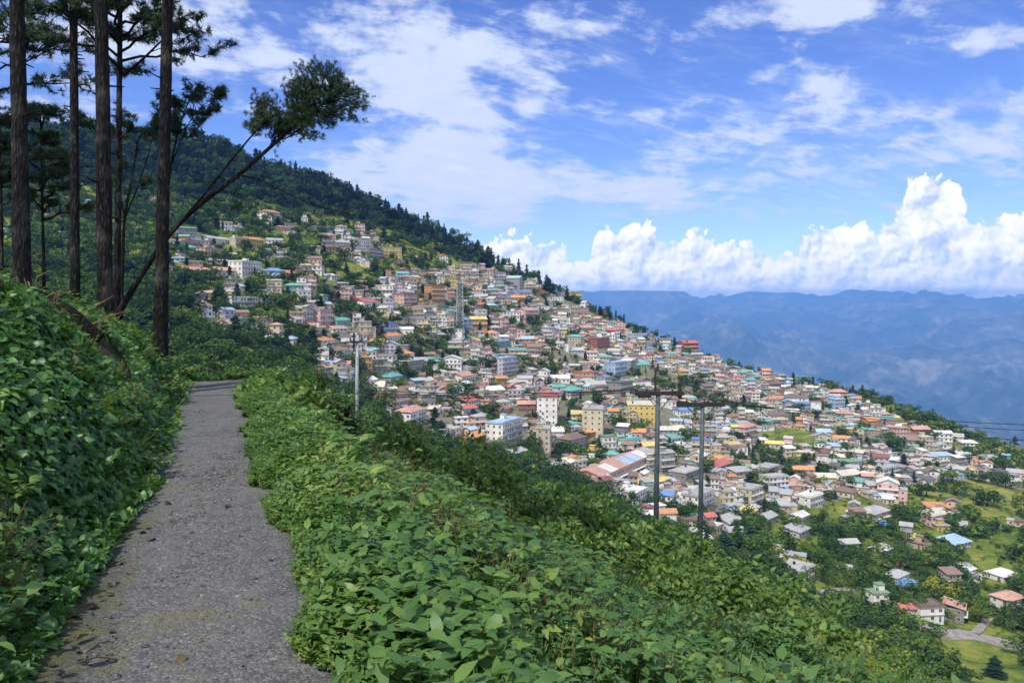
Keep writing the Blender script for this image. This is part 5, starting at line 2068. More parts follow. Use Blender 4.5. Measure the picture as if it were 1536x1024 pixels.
# what the photograph shows: column, foot row, width, height (pixels), wall, roof shape, roof colour, extras, name of the place for others' labels
HAND = [
    (412, 332, 34, 17, 'white', 'hip', 'orange', 'balc', 'villa', 'white villa with orange roofs high in the forest'),
    (400, 335, 15, 10, 'white', 'flat', 'salmon', '', '', ''),
    (380, 322, 10, 7, 'white', 'gable', 'salmon', '', '', ''),
    (457, 338, 9, 13, 'white', 'flat', 'grey', '', '', ''),
    (478, 340, 18, 8, 'grey', 'gable', 'brown', '', '', ''),
    (490, 346, 18, 8, 'teal', 'lean', 'teal', '', '', ''),
    (228, 300, 10, 9, 'white', 'gable', 'orange', '', '', ''), (262, 298, 22, 7, 'white', 'gable', 'rust', '', '', ''),
    (331, 366, 52, 11, 'white', 'gable', 'grey', '', 'long', 'long white building with a long grey roof at the upper left of the town'),
    (362, 371, 20, 14, 'cream', 'flat', 'cream', '', '', ''), (385, 372, 32, 15, 'yellow', 'gable', 'orange', '', '', 'yellow house with a bright orange roof, in line with the long grey roof'),
    (413, 370, 22, 13, 'white', 'vault', 'grey', '', '', 'hall with a rounded grey roof beside the orange-roofed yellow house'),
    (281, 378, 29, 10, 'teal', 'hip', 'teal', '', '', ''), (322, 384, 42, 12, 'pink', 'flat', 'salmon', '', '', ''), (292, 386, 14, 9, 'red', 'gable', 'red', '', '', ''),
    (263, 393, 28, 9, 'blue', 'lean', 'sky', '', '', ''), (335, 396, 18, 8, 'white', 'lean', 'white', '', '', ''),
    (300, 414, 62, 13, 'salmon', 'gable', 'salmon', 'balc', 'redlong', 'long salmon-red two-storey building with balconies and red roof'), (340, 415, 30, 13, 'white', 'gable', 'salmon', 'balc', '', ''),
    (378, 415, 46, 22, 'white', 'flat', 'white', '', 'whitehotel', 'big white three-storey block with rows of dark windows'),
    (410, 420, 29, 17, 'blue', 'hip', 'blue', 'balc', 'bluehall', 'bright blue building with blue roof next to the big white block'),
    (440, 418, 32, 11, 'orange', 'gable', 'salmon', '', '', ''), (411, 438, 22, 18, 'cream', 'flat', 'cream', '', '', ''),
    (440, 443, 25, 19, 'teal', 'hip', 'teal', '', 'teal', 'tall turquoise house with turquoise roof'),
    (457, 450, 20, 17, 'white', 'flat', 'white', '', '', ''), (477, 450, 17, 13, 'green', 'vault', 'green', '', '', ''),
    (372, 459, 80, 13, 'white', 'flat', 'white', 'balc', 'school', 'long low white building with a turquoise and orange roofed end'),
    (346, 448, 20, 10, 'teal', 'hip', 'orange', '', '', ''),
    (308, 446, 18, 10, 'salmon', 'gable', 'salmon', '', '', ''), (288, 449, 12, 8, 'white', 'flat', 'white', '', '', ''),
    (505, 418, 24, 8, 'white', 'gable', 'rust', '', '', ''), (543, 428, 18, 8, 'pink', 'gable', 'salmon', '', '', ''),
    (514, 446, 28, 13, 'pink', 'flat', 'brown', '', '', ''), (524, 462, 36, 13, 'red', 'flat', 'red', 'balc', 'redbrick', 'dark red two-storey building with rows of windows'), (557, 460, 36, 13, 'white', 'gable', 'red', '', '', ''),
    (490, 486, 34, 24, 'pink', 'flat', 'grey', 'balc', '', ''), (515, 488, 25, 11, 'teal', 'vault', 'teal', '', '', ''), (586, 498, 39, 16, 'blue', 'flat', 'blue', 'balc', 'bluehouse', 'deep blue two-storey house with a blue flat roof in mid hillside'),
    (561, 486, 16, 9, 'pink', 'gable', 'salmon', '', '', ''), (478, 498, 42, 13, 'cream', 'gable', 'salmon', '', '', ''), (510, 498, 28, 8, 'white', 'gable', 'pinkish', '', '', ''),
    (345, 495, 70, 14, 'white', 'gable', 'salmon', 'balc', 'salmonlong', 'long pale building with a salmon roof among the trees'), (390, 494, 34, 14, 'beige', 'flat', 'salmon', '', '', ''),
    (413, 518, 28, 17, 'white', 'vault', 'white', '', '', ''), (444, 518, 30, 17, 'white', 'hip', 'sky', '', '', ''), (492, 518, 40, 14, 'white', 'gable', 'orange', 'balc', '', ''),
    (515, 538, 40, 18, 'white', 'hip', 'rust', 'balc', '', ''), (565, 516, 20, 10, 'yellow', 'gable', 'orange', '', '', ''), (592, 510, 38, 12, 'white', 'gable', 'orange', '', '', ''),
    (611, 538, 28, 14, 'white', 'hip', 'orange', '', '', ''), (585, 530, 26, 16, 'lavender', 'front_gable', 'grey', '', '', ''), (610, 500, 20, 12, 'white', 'vault', 'white', '', '', ''),
    (576, 441, 28, 13, 'white', 'flat', 'cream', 'balc', '', ''), (610, 447, 38, 12, 'white', 'gable', 'grey', '', '', ''), (615, 456, 34, 17, 'pink', 'flat', 'rust', 'balc', '', ''),
    (599, 398, 19, 10, 'pink', 'hip', 'salmon', '', '', ''), (588, 388, 29, 18, 'yellow', 'flat', 'green', '', '', ''), (540, 350, 14, 14, 'pink', 'flat', 'brown', '', '', ''),
    (515, 372, 22, 12, 'lavender', 'gable', 'grey', '', '', ''), (545, 372, 30, 12, 'white', 'flat', 'grey', '', '', ''), (565, 388, 36, 14, 'concrete', 'flat', 'grey', 'balc', '', ''), (470, 394, 24, 10, 'pink', 'gable', 'rust', '', '', ''),
    (466, 376, 28, 9, 'beige', 'lean', 'grey', '', '', ''), (496, 376, 24, 10, 'salmon', 'gable', 'brown', '', '', ''),
    (666, 392, 13, 10, 'white', 'front_gable', 'orange', '', 'lonehouse', 'small white house with an orange gable just under the pine ridge'), (625, 392, 11, 7, 'pink', 'flat', 'salmon', '', '', ''),
    (650, 424, 20, 9, 'white', 'lean', 'sky', '', '', ''), (676, 427, 22, 10, 'yellow', 'flat', 'yellow', '', '', 'small bright yellow building beside the top of the lattice tower'),
    (658, 454, 25, 26, 'orange', 'flat', 'orange', 'balc', 'orange', 'tall orange-yellow three-storey house with mauve balconies, left of the lattice tower'), (639, 437, 9, 9, 'blue', 'flat', 'blue', '', '', ''),
    (717, 442, 17, 11, 'white', 'hip', 'orange', '', '', ''), (730, 415, 20, 14, 'beige', 'gable', 'rust', '', '', ''), (748, 420, 26, 13, 'lavender', 'flat', 'grey', 'balc', '', ''), (768, 428, 24, 14, 'grey', 'gable', 'sky', '', '', ''),
    (786, 441, 25, 8, 'white', 'lean', 'blue', '', '', ''), (813, 445, 16, 10, 'red', 'front_gable', 'red', '', '', ''), (777, 453, 20, 10, 'salmon', 'gable', 'orange', '', '', ''),
    (833, 455, 25, 12, 'white', 'flat', 'white', '', '', ''), (862, 452, 23, 14, 'yellow', 'flat', 'yellow', 'balc', 'yellow', 'bright yellow two-storey house standing on the ridge'),
    (720, 462, 20, 8, 'pink', 'gable', 'red', '', '', ''), (738, 464, 16, 9, 'grey', 'hip', 'sky', '', '', ''), (798, 482, 36, 19, 'pink', 'gable', 'salmon', 'balc', 'pinkrow', 'pink two-storey building with layered salmon roofs high on the town slope'),
    (765, 478, 30, 12, 'white', 'flat', 'concrete', '', '', ''), (719, 492, 25, 16, 'orange', 'gable', 'yellow', 'balc', '', ''), (702, 496, 14, 16, 'blue', 'flat', 'dark', '', '', ''),
    (882, 497, 24, 9, 'grey', 'gable', 'salmon', '', '', ''), (914, 499, 18, 8, 'red', 'gable', 'red', '', '', ''), (871, 469, 27, 9, 'beige', 'flat', 'salmon', '', '', ''), (905, 474, 12, 9, 'orange', 'flat', 'orange', '', '', ''),
    (740, 505, 20, 9, 'white', 'hip', 'orange', '', '', ''), (716, 519, 22, 12, 'lavender', 'hip', 'orange', '', '', ''), (860, 518, 24, 16, 'cream', 'hip', 'teal', '', 'tealroof', 'cream house with a turquoise hipped roof in the upper town'), (755, 520, 40, 9, 'teal', 'flat', 'blue', '', '', ''),
    (905, 522, 36, 15, 'red', 'flat', 'rust', '', '', ''), (975, 527, 16, 9, 'white', 'lean', 'blue', '', '', ''),
    (677, 552, 30, 17, 'white', 'front_gable', 'white', '', 'whitegable', 'white house with a pale front gable left of the town centre'), (625, 558, 46, 19, 'grey', 'flat', 'concrete', '', '', ''), (765, 562, 40, 26, 'lavender', 'flat', 'sky', 'balc', 'lavender', 'lavender four-storey building with rows of blue-white balconies'),
    (704, 571, 42, 12, 'white', 'gable', 'salmon', '', '', ''), (753, 574, 18, 10, 'orange', 'gable', 'orange', '', '', ''), (932, 562, 37, 20, 'blue', 'flat', 'sky', 'balc', 'blue3', 'blue-grey three-storey building with long window rows'),
    (881, 556, 25, 13, 'pink', 'flat', 'cream', '', '', ''), (962, 552, 28, 10, 'green', 'vault', 'teal', '', '', ''), (840, 574, 30, 9, 'white', 'vault', 'white', '', '', ''),
    (865, 596, 33, 14, 'white', 'hip', 'teal', '', 'greenroof', 'white house with a green hipped roof right of the white tower block'),
    (836, 634, 37, 46, 'white', 'hip', 'red', 'tower', 'towerblock', 'tall white five-storey block with a red hipped roof'),
    (940, 592, 38, 20, 'concrete', 'flat', 'dark', 'balc', '', ''), (905, 652, 38, 42, 'cream', 'flat', 'grey', 'block', 'cremeblock', 'tall pale yellow block with a grey window column, right of the white tower block'),
    (603, 606, 48, 22, 'pink', 'gable', 'rust', 'balc', 'pinkbig', 'big pinkish-white house with a rust roof by the concrete pole'), (628, 637, 48, 26, 'white', 'hip', 'salmon', 'balc', 'orangeroof', 'white two-storey house with a salmon hipped roof at the edge of the near slope'),
    (712, 612, 34, 16, 'white', 'hip', 'red', '', '', ''), (704, 622, 30, 14, 'blue', 'gable', 'red', '', '', ''), (757, 622, 36, 15, 'salmon', 'gable', 'rust', '', '', ''), (790, 618, 26, 16, 'red', 'gable', 'salmon', '', '', ''),
    (769, 666, 66, 36, 'white', 'flat', 'sky', 'balc', 'bluehotel', 'broad white and grey hotel with curved balconies and a blue roof patch'),
    (826, 684, 26, 44, 'beige', 'flat', 'concrete', 'block', 'beigeblock', 'tall narrow beige block in front of the hotel with balconies'),
    (684, 660, 34, 18, 'white', 'flat', 'concrete', '', '', ''), (656, 656, 26, 12, 'grey', 'gable', 'grey', '', '', ''), (718, 670, 42, 20, 'red', 'gable', 'orange', '', 'lowred', 'low orange-red house on the near edge of the town'),
    (868, 676, 42, 24, 'grey', 'hip', 'brown', '', '', ''), (915, 672, 22, 18, 'white', 'flat', 'green', '', '', ''), (838, 706, 26, 14, 'white', 'lean', 'grey', '', '', ''), (780, 686, 36, 10, 'blue', 'lean', 'sky', '', '', ''),
    (884, 657, 22, 14, 'orange', 'gable', 'orange', '', '', ''), (885, 685, 15, 10, 'yellow', 'flat', 'yellow', '', '', ''),
    (962, 757, 44, 24, 'white', 'flat', 'white', '', 'whiteblock', 'white flat-roofed house left of the taller steel pole'),
    (1037, 531, 27, 19, 'red', 'gable', 'red', 'balc', 'redridge', 'red two-storey house with red roofs near the ridge'), (1031, 535, 14, 6, 'teal', 'lean', 'teal', '', '', ''), (1105, 548, 20, 8, 'grey', 'gable', 'salmon', '', '', ''), (1150, 552, 16, 8, 'red', 'gable', 'red', '', '', ''),
    (1201, 577, 20, 12, 'teal', 'flat', 'teal', '', 'tealridge', 'turquoise house among the trees on the ridge'), (1190, 566, 10, 9, 'orange', 'flat', 'orange', '', '', ''), (1257, 592, 28, 9, 'red', 'hip', 'salmon', '', 'redroofridge', 'long red-roofed house near the end of the ridge'),
    (1208, 616, 21, 13, 'blue', 'lean', 'blue', '', 'bluetarp', 'bright blue roofed house on the right-hand town slope'), (1260, 614, 20, 16, 'blue', 'flat', 'sky', '', '', ''),
    (981, 636, 50, 32, 'yellow', 'flat', 'cream', 'block', 'yellowbig', 'large pale yellow block behind the taller steel pole'), (1030, 628, 26, 16, 'white', 'vault', 'blue', '', '', ''), (951, 640, 20, 8, 'beige', 'flat', 'yellow', '', '', ''), (953, 656, 30, 14, 'maroonish', 'gable', 'orange', '', '', ''),
    (1017, 663, 30, 10, 'white', 'gable', 'teal', '', '', ''), (1126, 650, 36, 14, 'pink', 'hip', 'salmon', 'balc', '', ''), (1086, 706, 44, 15, 'teal', 'gable', 'red', '', 'tealmarket', 'bright turquoise building with a red roof right of the shorter pole'),
    (1040, 726, 48, 22, 'concrete', 'flat', 'concrete', '', '', ''), (1001, 708, 24, 30, 'grey', 'flat', 'concrete', 'balc', '', ''), (1161, 717, 34, 18, 'grey', 'flat', 'grey', 'balc', '', ''), (1206, 715, 30, 16, 'pink', 'gable', 'orange', 'balc', '', ''),
    (1162, 672, 26, 10, 'cream', 'gable', 'yellow', '', '', ''), (1206, 690, 24, 12, 'yellow', 'flat', 'cream', '', '', ''), (1125, 731, 20, 14, 'white', 'hip', 'grey', '', '', ''), (1060, 764, 50, 26, 'white', 'flat', 'grey', 'balc', 'terrace', 'white three-storey building with long terraces behind the shorter steel pole'),
    (1021, 772, 36, 18, 'white', 'gable', 'grey', '', '', ''), (1075, 800, 40, 16, 'cream', 'flat', 'cream', '', '', ''), (1103, 792, 44, 18, 'lavender', 'gable', 'grey', '', '', ''),
    (1327, 632, 24, 8, 'white', 'lean', 'teal', '', 'greensheet', 'house with a green sheet roof on the right-hand slope'), (1312, 637, 24, 10, 'orange', 'gable', 'orange', '', '', ''), (1350, 652, 30, 12, 'pink', 'flat', 'salmon', '', '', ''), (1383, 650, 26, 10, 'red', 'gable', 'salmon', '', '', ''), (1391, 672, 19, 19, 'cream', 'flat', 'cream', '', 'creamtall', 'tall cream house at the right-hand end of the town'),
    (1416, 660, 24, 14, 'white', 'gable', 'white', '', '', ''), (1455, 672, 22, 12, 'white', 'hip', 'white', '', '', ''), (1435, 664, 18, 12, 'cream', 'lean', 'white', '', '', ''), (1418, 690, 30, 12, 'white', 'lean', 'sky', '', '', ''), (1412, 702, 32, 11, 'cream', 'flat', 'cream', '', '', ''),
    (1322, 698, 22, 16, 'lavender', 'gable', 'maroon', '', 'maroon', 'house with a maroon gable roof amid the right-hand houses'), (1262, 666, 26, 14, 'white', 'gable', 'orange', '', '', ''), (1233, 674, 22, 14, 'white', 'front_gable', 'green', '', '', ''),
    (1338, 712, 46, 12, 'white', 'flat', 'grey', '', '', ''), (1328, 730, 36, 14, 'pink', 'gable', 'salmon', '', '', ''), (1490, 694, 26, 10, 'pink', 'lean', 'grey', '', '', ''), (1506, 690, 12, 10, 'teal', 'flat', 'sky', '', '', ''), (1524, 716, 24, 12, 'pink', 'gable', 'grey', '', '', ''),
    (1322, 783, 46, 20, 'pink', 'hip', 'grey', 'balc', 'pinkvalley', 'pinkish two-storey house with a grey roof above the valley road'), (1225, 760, 40, 18, 'white', 'flat', 'white', '', 'bluewall', 'white flat-roofed house with blue side walls at the lower right'), (1206, 784, 32, 16, 'white', 'gable', 'white', '', '', ''),
    (1408, 789, 32, 21, 'pink', 'vault', 'cream', 'balc', 'arched', 'pink arched hall with a cream roof alone in the green valley fields'), (1415, 797, 20, 9, 'yellow', 'flat', 'grey', '', '', ''), (1438, 795, 22, 8, 'grey', 'lean', 'grey', '', '', ''), (1317, 796, 30, 9, 'blue', 'lean', 'blue', '', '', ''), (1177, 744, 16, 6, 'white', 'lean', 'blue', '', '', ''),
    (1158, 784, 34, 14, 'grey', 'gable', 'grey', '', '', ''), (1207, 804, 38, 14, 'lavender', 'lean', 'grey', '', '', ''), (1210, 877, 56, 24, 'beige', 'flat', 'concrete', 'annex', 'beige', 'beige flat-roofed two-storey house beside the valley road'), (1275, 824, 30, 15, 'grey', 'gable', 'grey', '', '', ''),
    (1330, 838, 32, 22, 'salmon', 'gable', 'white', '', 'whiteroof', 'orange-walled house with a long white roof in the lower right valley'), (1324, 843, 14, 8, 'blue', 'lean', 'blue', '', '', ''), (1343, 850, 22, 10, 'pink', 'gable', 'red', '', '', ''), (1354, 876, 38, 22, 'white', 'hip', 'grey', '', 'greyhip', 'white house with a broad grey hipped roof near the valley road'),
    (1359, 887, 28, 10, 'grey', 'lean', 'blue', '', '', ''), (1270, 864, 28, 17, 'pink', 'hip', 'grey', '', '', ''), (1322, 910, 26, 23, 'white', 'flat', 'green', '', '', ''), (1365, 922, 26, 16, 'white', 'gable', 'red', '', '', ''), (1260, 916, 36, 15, 'beige', 'hip', 'rust', '', '', ''),
    (1444, 822, 42, 11, 'white', 'lean', 'sky', '', '', ''), (1450, 862, 50, 12, 'white', 'gable', 'white', '', 'whitelong', 'long white-roofed shed in the valley fields'), (1526, 914, 40, 26, 'white', 'hip', 'salmon', 'balc', 'edge', 'white house with a salmon roof at the right-hand picture edge'), (1518, 870, 40, 8, 'white', 'flat', 'white', '', '', ''),
    (1135, 757, 36, 26, 'cream', 'flat', 'grey', 'balc', '', ''), (1240, 724, 30, 14, 'yellow', 'gable', 'cream', '', '', ''), (1265, 742, 30, 12, 'cream', 'hip', 'brown', '', '', ''),
    (488, 567, 32, 20, 'lavender', 'hip', 'salmon', '', 'lavhouse', 'lavender two-storey house with a salmon roof just past the path bend'), (522, 574, 34, 12, 'white', 'gable', 'sky', '', '', ''), (478, 577, 24, 6, 'orange', 'flat', 'orange', '', '', ''), (548, 560, 22, 26, 'orange', 'flat', 'cream', '', '', ''), (570, 558, 26, 20, 'grey', 'flat', 'concrete', 'balc', '', ''),
    (595, 570, 34, 13, 'blue', 'hip', 'teal', '', '', ''), (450, 597, 24, 12, 'pink', 'gable', 'grey', '', '', ''), (560, 585, 30, 10, 'white', 'gable', 'cream', '', '', ''), (10, 352, 30, 12, 'white', 'lean', 'sky', '', '', ''), (12, 364, 24, 8, 'teal', 'flat', 'grey', '', '', ''), (98, 352, 30, 9, 'white', 'gable', 'sky', '', '', ''),
    (218, 318, 14, 7, 'cream', 'gable', 'rust', '', '', ''), (128, 305, 12, 6, 'white', 'gable', 'grey', '', '', ''),
]
FIX = {'pinkish': 'salmon', 'maroonish': 'pink'}


def facing(p, r):
    e = 6.0
    gx = float(_bil(p[0] + e, p[1]) - _bil(p[0] - e, p[1]))
    gy = float(_bil(p[0], p[1] + e) - _bil(p[0], p[1] - e))
    down = np.array([-gx, -gy])
    down /= np.linalg.norm(down) + 1e-9
    cam_ = -np.array([p[0], p[1]]) / math.hypot(p[0], p[1])
    v = down * .45 + cam_ * 1.0
    a = math.atan2(v[1], v[0]) + math.pi / 2       # local -Y looks along v
    return a + r.normal(0, .36)


DIRS = {'above': (0, -1), 'below': (0, 1), 'right of': (1, 0), 'left of': (-1, 0)}


class Labeller:
    """finds words that single one thing out among all that look like it"""
    def __init__(s, marks):
        s.marks = marks                             # [(words, px, py)]
        s.items = []                                # (look, px, py)
        s.used = set()

    def add(s, look, px, py):
        s.items.append((look, px, py))

    def label(s, look, px, py, tail=14):
        same = np.array([(x, y) for l, x, y in s.items if l == look])
        if len(same) == 1:
            s.used.add(look)
            return look
        order = sorted(range(len(s.marks)), key=lambda i: math.hypot(s.marks[i][1] - px, (s.marks[i][2] - py) * 1.6))
        for rank, word in ((0, 'nearest'), (1, 'second nearest'), (2, 'third nearest'), (3, 'fourth nearest'), (4, 'fifth nearest'), (5, 'sixth nearest'), (6, 'seventh nearest'), (7, 'eighth nearest')):
            for i in (order[:9] if rank < 4 else order):
                w, mx, my = s.marks[i]
                for dn, (dx, dy) in DIRS.items():
                    rel = same - np.array([mx, my])
                    al = rel[:, 0] * dx + rel[:, 1] * dy
                    pe = np.abs(rel[:, 0] * dy) + np.abs(rel[:, 1] * dx)
                    ok = (al > 1) & (pe <= al)
                    me = (px - mx) * dx + (py - my) * dy
                    mp = abs((px - mx) * dy) + abs((py - my) * dx)
                    if me <= 1 or mp > me:
                        continue
                    if int((ok & (al < me - 1e-6)).sum()) == rank:
                        t = f'{look}, {word} such {dn} the {w}'.replace('nearest such', 'nearest one')
                        if t not in s.used and len(t.replace('-', ' - ').split()) <= 22 and len(t.split()) <= 16:
                            s.used.add(t)
                            return t
        return None


def build_town():
    r = np.random.default_rng(77)
    HS = []
    for (px, py, wp, hp, wall, roof, rc, ex, key, lab) in HAND:
        wall, rc = FIX.get(wall, wall), FIX.get(rc, rc)
        p = hit(px, min(py, 1000))
        if p is None:
            continue
        D = p[1]
        w = wp / F * D
        hm = hp / F * D
        pit = 0 if roof == 'flat' else 1.3
        st = max(1, int(round((hm - pit) / 3.1)))
        fh = float(np.clip((hm - pit) / st, 2.5, 3.6))
        HS.append(dict(p=p, px=px, py=py, wp=wp, hp=hp, w=max(w, 3.2), d=float(np.clip(w * r.uniform(.55, .8), 5, 10)), st=st, fh=fh, wall=wall, roof=roof, rc=rc, ex=ex, lab=lab, key=key, hand=1))
    # the rest, thrown into the zones of the photograph and kept apart
    occ = np.array([(h['px'], h['py'] - h['hp'] * .3, h['wp'], h['hp']) for h in HS])
    occ = [tuple(o) for o in occ] + [(690, 478, 13, 60), (690, 440, 12, 50)]
    walls = ['white'] * 9 + ['cream'] * 6 + ['beige'] * 5 + ['grey'] * 6 + ['concrete'] * 4 + ['pink'] * 4 + ['salmon'] * 2 + ['lavender'] * 3 + ['white'] * 6 + ['cream'] * 4 + ['blue', 'yellow', 'teal', 'orange']
    roofs = ['grey'] * 7 + ['concrete'] * 6 + ['rust'] * 4 + ['salmon'] * 3 + ['red'] + ['rust'] * 7 + ['grey'] * 4 + ['brown'] * 6 + ['dark'] * 2 + ['white'] * 4 + ['cream'] * 4 + ['teal', 'teal', 'blue', 'sky', 'sky', 'orange', 'yellow', 'maroon', 'dark', 'green']
    field = [(1146, 640), (1224, 645), (1226, 674), (1150, 674)]
    n = 60000
    cx, cy_ = r.uniform(230, 1560, n), r.uniform(335, 935, n)
    P2 = np.stack([cx, cy_], 1)
    f_, d_, s_, l_ = zones(P2)
    fd = inpoly(P2, field)
    W, ok = hits(cx, cy_)
    near = near_z(W[:, 0] * 1, W[:, 1] * 1)
    prob = np.where(d_, 1.0, np.where(s_, .50, np.where(l_, .06, 0)))
    prob = np.where(fd, 0, prob)
    green = fbm(W[:, 0] / 42, W[:, 1] / 42, 2, 23)
    prob = np.where(green > .63, prob * .10, prob)
    oc = np.zeros((6000, 4))
    oc[:len(occ)] = occ
    k = nh = len(occ)
    for i in range(n):
        if not ok[i] or float(_hash(np.array(int(cx[i] / 26)), np.array(int(cy_[i] / 13)), 77)) > prob[i]:
            continue
        D = W[i, 1]
        w = float(np.clip(r.lognormal(math.log(7.2), .42), 4, 20))
        st = int(r.choice([1, 1, 1, 2, 2, 2, 3], 1)[0])
        wp, hp = w * F / D, (st * 3 + .8) * F / D
        q = oc[:k]
        hf = np.arange(k) < nh
        dx = np.abs(q[:, 0] - cx[i]) / (np.where(hf, .47, .37) * (q[:, 2] + wp))
        dy = np.abs(q[:, 1] - (cy_[i] - hp * .3)) / (np.where(hf, np.where(cy_[i] > q[:, 1], .42, .24), .155) * (q[:, 3] + hp))
        if (np.maximum(dx, dy) < 1).any() or ((dx * dx + dy * dy) < 1.15).any():
            continue
        oc[k] = (cx[i], cy_[i] - hp * .3, wp, hp)
        k += 1
        HS.append(dict(p=W[i], px=cx[i], py=cy_[i], wp=wp, hp=hp, w=w, d=float(np.clip(w * r.uniform(.6, .9), 5, 9)), st=st, fh=float(r.uniform(2.5, 3.1)), wall=str(r.choice(walls)), roof=str(r.choice(['flat', 'flat', 'flat', 'gable', 'gable', 'hip', 'lean', 'lean', 'front_gable'])),
                       rc=str(r.choice(roofs)), ex=str(r.choice(['', 'annex', 'balc', 'annex', 'balc annex'])), lab='', key='', hand=0))
    for h in HS:
        h['rz'] = facing(h['p'], r) if not (h['hand'] and h['wp'] > 30) else facing(h['p'], np.random.default_rng(3)) * 1.0
        h['area'] = h['wp'] * h['hp'] * (1.6 if h['hand'] else 1)
        inside = -10 < h['px'] < 1540 and h['py'] < 1000
        h['area'] *= 1 if inside else .01
    order = sorted(range(len(HS)), key=lambda i: -HS[i]['area'])
    indiv = set(order[:298])
    marks = [(m, x, y) for m, x, y in [
        ('lattice tower', 690, 460), ('tall white red-roofed block', 836, 612), ('taller steel pole', 985, 700), ('shorter steel pole', 1051, 715), ('concrete pole', 535, 560), ('big white three-storey block', 378, 404),
        ('deep blue house', 586, 490), ('yellow ridge house', 862, 445), ('tall pale yellow block', 905, 632), ('broad balconied hotel', 769, 648), ('long market hall', 915, 705), ('long low white building', 372, 452),
        ('turquoise red-roofed building', 1086, 698), ('red ridge house', 1037, 520), ('bright blue roof', 1208, 608), ('pink arched hall', 1408, 778), ('beige roadside house', 1210, 864), ('green sheet roof', 1327, 627),
        ('lavender four-storey building', 765, 548), ('orange villa roofs', 412, 322), ('tall cream house', 1391, 660), ('turquoise ridge house', 1201, 570), ('maroon gable', 1322, 690), ('terraced green field', 1186, 658), ('dark red building', 524, 455), ('white tower block', 836, 612)]][:-1]
    RN = {'flat': 'flat', 'gable': 'pitched', 'front_gable': 'front-gabled', 'hip': 'hipped', 'lean': 'lean-to', 'vault': 'rounded'}
    NN = {1: 'single-storey', 2: 'two-storey', 3: 'three-storey', 4: 'four-storey', 5: 'five-storey', 6: 'six-storey'}
    L = Labeller(marks)
    for h in HS:
        h['look'] = f"{h['wall']} {NN[min(h['st'], 6)]} house with {h['rc']} {RN[h['roof']]} roof"
        L.add(h['look'], h['px'], h['py'])
    bulk = Soup()
    bm = []
    nlab = {}

    def midx(name):
        if name not in bm:
            bm.append(name)
        return bm.index(name)
    bulk_bits = []
    for i, h in enumerate(HS):
        tall = h['ex'] in ('tower', 'block')
        d = h['d'] if not tall else h['w'] * .8
        hr = np.random.default_rng(1000 + i)
        parts, wins, doors, tanks = house_pieces(h['w'], d, h['st'], h['wall'], h['roof'], h['rc'], hr, 'balc' in h['ex'] and h['st'] > 1, 'annex' in h['ex'], h['fh'])
        rz = h['rz'] + (.55 if tall else 0)
        c, s_ = math.cos(rz), math.sin(rz)
        # front foot of the house at the seen point
        base = h['p'] + np.array([-s_ * d / 2 * 1.0, c * d / 2, 0])
        z = float(min(h['p'][2], far_z(h['p'][0], h['p'][1], False) + 1.0))
        base[2] = z
        cam2 = -base[:2] / np.linalg.norm(base[:2])

        def seen(a):                                 # facade whose outward normal is local -Y turned by a
            nx, ny = math.sin(rz + a), -math.cos(rz + a)
            return nx * cam2[0] + ny * cam2[1] > .08
        wins = [w for w in wins if seen(w[3]) and (h['hand'] or hr.random() > .22)]
        if i in indiv:
            lab = h['lab'] or L.label(h['look'], h['px'], h['py'])
            if lab is None:
                lab = f"{h['look']} packed in among the other houses"
            o = empty('house', base, rz, label=lab, cat='house', group='houses of the hillside town')
            for nm, q, ms in parts:
                q.build(nm, ms, o)
            small = h['wp'] < 15
            for (x, y, zc, a, ww, wh) in wins:
                k = put('window', WIN_ME, o, (x, y, zc), a)
                k.scale = (ww, 1, wh)
            for (x, y, zc, a, ww, wh) in doors:
                k = put('door', DOOR_ME, o, (x, y, zc), a)
                k.scale = (ww, 1, wh)
            for (x, y, zc, cl) in tanks:
                put('water_tank', TANK_ME[cl], o, (x, y, zc))
        else:
            M = np.array([[c, -s_, 0], [s_, c, 0], [0, 0, 1.0]])
            for nm, q, ms in parts:
                off = bulk.n
                v = np.concatenate(q.v) @ M.T + base
                mi = midx(ms[0])
                bulk.add(v, tris=np.concatenate(q.f3) if q.f3 else None, quads=np.concatenate(q.f4) if q.f4 else None, m=mi)
            for lst, V, Q, Mm, names in ((wins, WIN_V, WIN_Q, WIN_M, ('window_frame', 'window_glass')), (doors, DOOR_V, DOOR_Q, DOOR_M, ('window_frame', 'door_wood'))):
                mm = np.array([midx(n_) for n_ in names])[Mm]
                for (x, y, zc, a, ww, wh) in lst:
                    ca, sa = math.cos(a), math.sin(a)
                    Ma = np.array([[ca, -sa, 0], [sa, ca, 0], [0, 0, 1.0]])
                    v = (V * np.array([ww, 1, wh])) @ Ma.T + np.array([x, y, zc])
                    bulk.add(v @ M.T + base, quads=Q, m=mm)
            for (x, y, zc, cl) in tanks:
                bulk.add((TANK_V + np.array([x, y, zc])) @ M.T + base, quads=TANK_Q, m=midx('tank_' + cl))
    if bulk.n:
        bulk.build('packed_houses', bm, kind='stuff')

    # the long market hall, seen cornerwise
    p0, p1 = hit(878, 727), hit(962, 724)
    a, b = at(880, 724, p0[1]), at(966, 706, p0[1] + 62)
    v = (b - a)[:2]
    ln = np.linalg.norm(v)
    rz = math.atan2(v[1], v[0])
    mid = (a + b) / 2
    zg = float(far_z(mid[0], mid[1], False))
    o = empty('market_hall', (mid[0], mid[1], zg), rz, label='long market hall with a salmon gable and white and blue roof sheets, seen cornerwise', cat='hall')
    hr = np.random.default_rng(4)
    parts, wins, doors, tanks = house_pieces(ln, 15, 2, 'pink', 'gable', 'salmon', hr, False, False, 3.6, ['salmon', 'white', 'salmon', 'sky', 'sky', 'white', 'concrete'])
    for nm, q, ms in parts:
        q.build(nm, ms, o)
